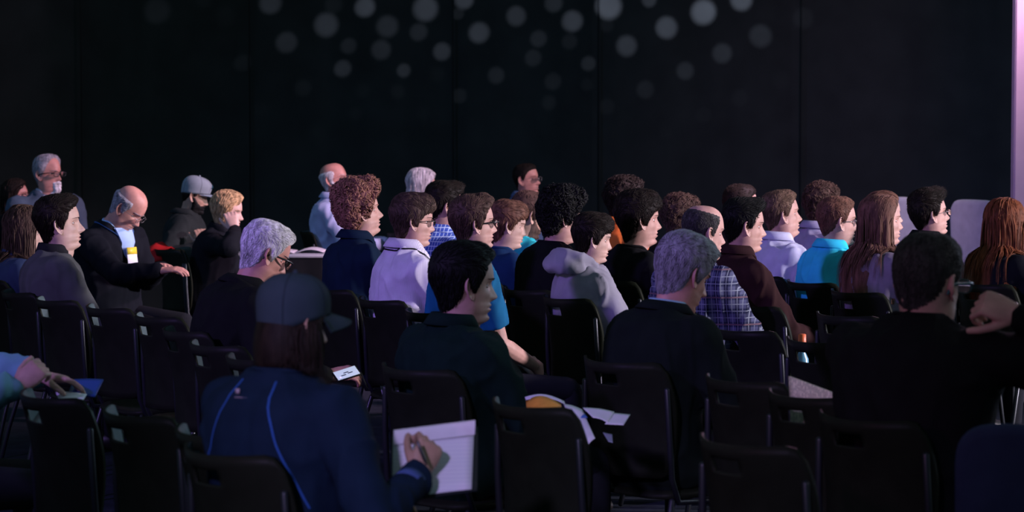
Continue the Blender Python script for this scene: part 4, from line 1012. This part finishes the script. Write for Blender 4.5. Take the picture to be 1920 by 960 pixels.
# ------------------------------------------------------------------ paper goods
WHITE = lambda: mat('paper', (.70, .68, .74), .7, .2, .04, 30)
CREAM = lambda: mat('paper_cream', (.62, .56, .46), .7, .2, .04, 30)
def printed(name, base, ink, fx, fy, band=None):
    def pt(nt, tc, c):
        co = tc.outputs['Object']; m1 = lines(nt, co, 1, fy, .12, .16)
        nz = nt.nodes.new('ShaderNodeTexNoise'); nz.inputs['Scale'].default_value = fx; nt.links.new(co, nz.inputs[0])
        g = nt.nodes.new('ShaderNodeMath'); g.operation = 'GREATER_THAN'; g.inputs[1].default_value = .47; nt.links.new(nz.outputs['Fac'], g.inputs[0])
        mu = nt.nodes.new('ShaderNodeMath'); mu.operation = 'MULTIPLY'; nt.links.new(m1, mu.inputs[0]); nt.links.new(g.outputs[0], mu.inputs[1])
        # the axis used by lines() mixes x and y, so text rows follow the page
        return mixc(nt, mu.outputs[0], c, ink)
    return mat(name, base, .7, .2, 0, 1, 0, 1, pattern=pt)
def sheet(name, corners, m, bend=0.0, th=.0012, parent=None, nu=10, nv=8, zoff=0.0):
    """a thin curved sheet between four corners TL,TR,BR,BL, arched by bend along its width"""
    TL, TR, BR, BL = [np.array(c, float) for c in corners]; n = np.cross(TR - TL, BL - TL); n /= np.linalg.norm(n)
    if n[2] < 0: n = -n
    R = []
    for off in (0, -th):
        g = []
        for j in range(nv):
            v = j / (nv - 1); row = []
            for i in range(nu):
                u = i / (nu - 1); p = (TL * (1 - u) + TR * u) * (1 - v) + (BL * (1 - u) + BR * u) * v
                row.append(p + n * (bend * math.sin(u * pi) + off + zoff))
            g.append(row)
        R.append(np.array(g))
    top, bot = R; v = np.concatenate([top.reshape(-1, 3), bot.reshape(-1, 3)]); f = []; k0 = nu * nv
    for j in range(nv - 1):
        for i in range(nu - 1):
            a0 = j * nu + i; f.append((a0, a0 + nu, a0 + nu + 1, a0 + 1)); f.append((k0 + a0, k0 + a0 + 1, k0 + a0 + nu + 1, k0 + a0 + nu))
    per = [i for i in range(nu)] + [j * nu + nu - 1 for j in range(1, nv)] + [(nv - 1) * nu + i for i in range(nu - 2, -1, -1)] + [j * nu for j in range(nv - 2, 0, -1)]
    for q in range(len(per)):
        a0, b0 = per[q], per[(q + 1) % len(per)]; f.append((a0, b0, k0 + b0, k0 + a0))
    c = v.mean(0) * 0 if parent is not None else v.mean(0); a = Acc(); a.add(v - c, f); o = a.obj(name, m, parent); 
    if parent is None: o.location = tuple(c)
    return o

# writing pad on the knee of the person in the dark cap
def notepad():
    TL, TR, BR, BL = [np.array(at(*p)) for p in ((737, 817, 6.50), (889, 798, 6.56), (884, 919, 6.36), (735, 938, 6.30))]
    c = (TL + TR + BR + BL) / 4; r = empty('notepad', tuple(c)); tag(r, 'open lilac-white writing pad with its top page flipped over, under the writing hand', 'notepad')
    L = [TL - c, TR - c, BR - c, BL - c]; n = np.cross(L[1] - L[0], L[3] - L[0]); n /= np.linalg.norm(n); n = n if n[2] > 0 else -n
    sheet('cover_board', [L[0] - n * .004 + (L[0] - L[1]) * .02, L[1] - n * .004 + (L[1] - L[0]) * .05, L[2] - n * .004 + (L[1] - L[0]) * .07, L[3] - n * .004], mat('pad_board', (.012, .016, .02), .6, .3), 0, .004, r)
    sheet('page_block', [L[0] - n * .001, L[1] - n * .001, L[2] - n * .001 + (L[1] - L[2]) * .10, L[3] - n * .001], WHITE(), 0, .003, r)
    sheet('page', [L[0] + n * .003, L[1] + n * .003, L[2] + n * .003 , L[3] + n * .003], mat('paper_lined', (.70, .68, .76), .7, .2, pattern=lambda nt, tc, cc: mixc(nt, lines(nt, tc.outputs['Object'], 2, 120, .05, .12), cc, (.60, .57, .70))), .002, .0006, r)
    up = L[0] - L[3]; up /= np.linalg.norm(up); R = []
    for t in np.linspace(0, 1, 12):   # flipped page curling over the top edge
        a0 = -.3 + t * 2.6; off = n * (.010 + .022 * math.sin(max(0, min(1, t)) * pi) ) - up * (t * .052)
        R.append(np.array([L[0] * (1 - u) + L[1] * u + off + up * .006 for u in np.linspace(0, 1, 8)]))
    v, f = rings(R, cap=False, closed=False); v2 = v - n * .0008; a = Acc(); a.add(v, f); a.add(v2, [q[::-1] for q in f]); a.obj('flipped_page', WHITE(), r)
    # pen in the writing hand
    p0 = np.array(at(800, 872, 6.30)); p1 = np.array(at(783, 829, 6.31)); a = Acc(); cpen = (p0 + p1) / 2
    a.add(*tube([p0 - cpen, p0 * .8 + p1 * .2 - cpen, p1 - cpen], [.0015, .0045, .0048], 10)); o = a.obj('pen', mat('pen_black', (.01, .01, .012), .3, .5)); o.location = tuple(cpen); tag(o, 'black pen held over the lilac-white writing pad', 'pen')
notepad()

# splayed magazine beside the dark green shirt
def W_(u, v, d): return np.array(at(u, v, d))
ms = empty('magazine', tuple(W_(1085, 790, 7.9))); tag(ms, 'open magazine with splayed white pages, right of the dark green shirt', 'magazine'); mc = W_(1085, 790, 7.9)
def pg(name, cs, m, bend=0): return sheet(name, [W_(*c) - mc for c in cs], m, bend, .0008, ms)
pg('page', ((986, 752, 8.25), (1052, 757, 8.15), (1056, 800, 7.95), (990, 800, 8.05)), mat('orange_print', (.75, .33, .05), .5, .3, .15, 25), .024)
pg('page', ((984, 744, 8.28), (1058, 752, 8.18), (1060, 758, 8.14), (986, 750, 8.24)), WHITE(), .016)
pg('page', ((1056, 757, 8.15), (1092, 768, 8.1), (1116, 822, 7.86), (1100, 838, 7.84)), WHITE(), .004)
pg('page', ((1092, 764, 8.12), (1152, 772, 8.06), (1140, 793, 7.96), (1112, 783, 7.98)), WHITE(), .004)
pg('page', ((1150, 774, 8.06), (1182, 777, 8.04), (1169, 797, 7.94), (1134, 795, 7.95)), WHITE(), .0)
pg('picture_block', ((1153, 785, 8.02), (1170, 786, 8.01), (1163, 796, 7.95), (1143, 795, 7.96)), mat('blue_print', (.08, .18, .55), .5, .3), .002)
pg('picture_block', ((1082, 778, 8.075), (1096, 775, 8.075), (1102, 783, 8.02), (1078, 788, 8.03)), mat('blue_print', (.08, .18, .55), .5, .3), .004)
pg('page', ((1130, 810, 8.0), (1148, 814, 7.98), (1149, 830, 7.9), (1141, 828, 7.9)), mat('paper_grey', (.30, .32, .42), .7, .2), 0)

# cream programme leaning in the chair with the slot
px_, py_ = ab(4.20, 6.51); Mc = Matrix.Translation((px_, py_, 0)) @ Matrix.Rotation(rad(25), 4, 'Z')
def loc_(x, y, z): return tuple(Mc @ Vector((x, y, z)))
o = sheet('programme', [loc_(-.175, .13, .925), loc_(-.175, -.11, .900), loc_(-.150, -.11, .50), loc_(-.150, .13, .50)], printed('programme_print', (.82, .74, .58), (.12, .10, .09), 90, 80), .0, .006); tag(o, 'cream printed programme standing in the empty chair, seen over its backrest', 'paper')
# papers held by the person cut off at the left
o = sheet('paper', [tuple(at(104, 735, 7.9)), tuple(at(163, 739, 7.85)), tuple(at(150, 760, 7.7)), tuple(at(122, 772, 7.66))], WHITE(), .003, .001); tag(o, 'lilac-white sheet of paper just below the hands at the left edge', 'paper')
o = sheet('folder', [tuple(at(138, 711, 8.02)), tuple(at(194, 711, 8.00)), tuple(at(178, 743, 7.86)), tuple(at(126, 742, 7.87))], mat('blue_folder', (.015, .05, .30), .4, .5), .002, .004); tag(o, 'dark blue folder right of the hands at the left edge', 'folder')
# papers on the floor
def floor_sheet(u, v, w_, l_, ang, lab):
    d = (1.705) * 1.0; t = world_dir(u, v); k = (CAMZ - .003) / -t.z; p = Vector((0, 0, CAMZ)) + t * k; R = Matrix.Rotation(ang, 4, 'Z')
    cs = [tuple(p + R @ Vector((sx * w_ / 2, sy * l_ / 2, 0))) for sx, sy in ((-1, 1), (1, 1), (1, -1), (-1, -1))]
    o = sheet('paper', cs, WHITE(), .0, .001); tag(o, lab, 'paper')
floor_sheet(57, 941, .21, .30, .3, 'white sheet on the floor at the bottom left')
floor_sheet(1644, 900, .16, .5, .5, 'pale leaflet on the floor beside the heavy man')
floor_sheet(1552, 945, .20, .28, .2, 'pale leaflet on the floor near the bottom edge')

# phone in the hand of the white-haired man
pc = np.array(at(650, 701, 9.62)); r = empty('phone', tuple(pc)); tag(r, 'glowing white phone screen held low by the white-haired man', 'phone')
X_ = np.array([.90, .35, .26]); X_ /= np.linalg.norm(X_); Y_ = np.array([-.25, .80, .50]); Y_ -= X_ * X_.dot(Y_); Y_ /= np.linalg.norm(Y_); Z_ = np.cross(X_, Y_)
Mp = Matrix(((X_[0], Y_[0], Z_[0], 0), (X_[1], Y_[1], Z_[1], 0), (X_[2], Y_[2], Z_[2], 0), (0, 0, 0, 1)))
a = Acc(); a.add(*box((0, 0, 0), (.100, .062, .008), Mp, .003)); a.obj('phone_case', BLK(), r)
a = Acc(); a.add(*box((0, 0, .0043), (.088, .054, .0006), Mp)); so = a.obj('screen', mat('phone_screen', (.1, .1, .1), .2, .5, emit=(.62, .70, 1.0, .75)), r)
a = Acc()
for k in range(3): a.add(*box((-.015 + k * .014, (-.008, .004, -.004)[k], .0048), (.02, .005, .0004), Mp))
a.obj('screen_text', mat('screen_text', (.02, .02, .05), .5), so)

# small bottle behind the empty chairs, right of the plaid shirt
pb = at(1504, 640, 11.12); r = empty('bottle', (pb.x, pb.y, .452)); tag(r, 'orange-capped teal bottle on a chair right of the plaid shirt', 'bottle')
zt = pb.z - .46; R = [(0, .026), (.02, .032), (zt * .55, .032), (zt * .75, .028), (zt * .86, .014), (zt * .98, .014)]
a = Acc(); a.add(*rings([np.array([(q * math.cos(t), q * math.sin(t), z) for t in np.linspace(0, 2 * pi, 16, endpoint=False)]) for z, q in R])); a.obj('bottle_body', mat('teal_bottle', (.10, .28, .40), .25, .5), r)
a = Acc(); a.add(*rings([np.array([(q * math.cos(t), q * math.sin(t), z) for t in np.linspace(0, 2 * pi, 16, endpoint=False)]) for z, q in ((zt * .95, .017), (zt * 1.0, .018), (zt * 1.14, .017), (zt * 1.15, .012))])); a.obj('bottle_cap', mat('orange_cap', (.75, .16, .06), .4, .4), r)

# table with papers in front of the bald bearded man
tp = at(530, 474, 17.3); r = empty('table', (tp.x, 17.3, 0)); tag(r, 'small table under a black cloth with papers, in front of the bald bearded man', 'table')
zt = .79
a = Acc(); a.add(*box((0, 0, zt - .012), (.62, .50, .024), None, .004)); a.obj('tabletop', mat('table_grey', (.30, .32, .36), .4, .4), r)
n = 96; R = []
for k, z in enumerate((zt - .02, zt - .2, .4, .02)):
    q = []
    for i in range(n):
        t = i / n * 4; sd = int(t); u = (t - sd) * 2 - 1; w2, h2 = .30, .24; p = [(u * w2, -h2), (w2, u * h2), (-u * w2, h2), (-w2, -u * h2)][sd]; fl = 1 + (.03 * math.sin(i * .9) + .02) * k * .5
        q.append((p[0] * fl, p[1] * fl, z))
    R.append(np.array(q))
a = Acc(); a.add(*rings(R, cap=False)); a.obj('table_skirt', cloth_mat('skirt_black', (.010, .011, .013)), r)
for k in range(2):
    for sy in (-1, 1): a = Acc(); a.add(*tube([((-1, 1)[k] * .26, sy * .2, zt - .03), ((-1, 1)[k] * .27, sy * .21, .01)], .014, 8)); a.obj('leg', TUBEM(), r)
tb_ = Vector((tp.x, 17.3, zt))
def tsh(x0, x1, y0, y1, m, bend, lab, name='paper', z=.004):
    cs = [tuple(tb_ + Vector(c)) for c in ((x0, y1, z), (x1, y1, z + .004), (x1, y0, z + .004), (x0, y0, z))]
    tag(sheet(name, cs, m, bend, .003), lab, 'paper')
tsh(.10, .285, -.12, .20, WHITE(), .022, 'white open brochure curling up at the right end of the far table')
tsh(-.08, .09, -.18, .15, WHITE(), .012, 'white brochure lying left of another on the far table')
tsh(-.27, -.10, -.15, .18, mat('blue_print', (.08, .18, .55), .5, .3), .006, 'blue leaflet at the left end of the far table')

# red jacket draped over a chair back
cx_, cy_ = ab(5.0, 15.3); r = empty('scarf', (cx_, cy_, 0), rad(25)); tag(r, 'red scarf hung over a chair back behind the man with the badge', 'scarf')
R = []
for t, (x, z) in enumerate(((-.335, .80), (-.330, .84), (-.318, .88), (-.285, .905), (-.248, .88), (-.236, .84), (-.232, .80))):
    R.append(np.array([(x + .085 * abs(y) ** 2.2 + .006 * math.sin(9 * y + t), y * .09 + .10, z + .012 * math.sin(5 * y + t)) for y in np.linspace(-1, 1, 20)]))
v, f = rings(R, cap=False, closed=False); a = Acc(); a.add(v, f); o = a.obj('cloth', cloth_mat('red', (.45, .02, .02)), r); md = o.modifiers.new('s', 'SOLIDIFY'); md.thickness = .008

# wrist watch of the person cut off at the left
for sp in PEOPLE:
    if sp['short'].startswith('person cut off'):
        S, E, W = sp['arms'][1]; d_ = (W - E); d_ /= np.linalg.norm(d_); c = W - d_ * .012
        a = Acc(); a.add(*tube([c - d_ * .010, c + d_ * .010], .034, 18, .85, ends=False)); wo = a.obj('watch', mat('watch_strap', (.05, .09, .10), .5, .4), sp['root'])
    if sp.get('raglan'):   # light piping seams and a small printed tag on the back of the shirt
        tv, tf = sp['tv']; tree = poly_bvh(tv, tf); N = sp['N']
        for s in (-1, 1):
            pts = []
            for t in np.linspace(0, 1, 14):
                y = s * (.055 + .115 * t ** 1.1); z = N[2] - .015 - .30 * t ** 1.15; l2, n2, _, _ = tree.ray_cast(Vector((-.6, y, z)), Vector((1, 0, 0)))
                if l2 is not None: pts.append(np.array(l2) + np.array(n2) * .0008 * (1 if n2[0] < 0 else -1))
            a = Acc(); tb = tube(pts, .0032, 6, .5); a.add(*tb); a.obj('piping', cloth_mat('piping_blue', (.03, .10, .36)), sp['root'])
        a = Acc()
        l2, n2, _, _ = tree.ray_cast(Vector((-.6, .035, N[2] - .05)), Vector((1, 0, 0)))
        if l2 is not None:
            for dz, w2, h2 in ((.010, .006, .012), (-.006, .020, .004), (-.014, .020, .004)): a.add(*box((l2[0] - .002, .040 - .012 * (w2 > .01), l2[2] + dz), (.004, w2 * 2, h2)))
            a.obj('back_print', mat('print_pale', (.40, .32, .36), .6), sp['root'])
        S, E, W = sp['arms'][-1]; d_ = (W - E); d_ /= np.linalg.norm(d_); c = W - d_ * .05
        a = Acc(); a.add(*tube([c - d_ * .028, c + d_ * .006], [.0445, .042], 18, ends=False)); a.obj('cuff', cloth_mat('cuff_blue', (.06, .10, .26)), sp['root'])
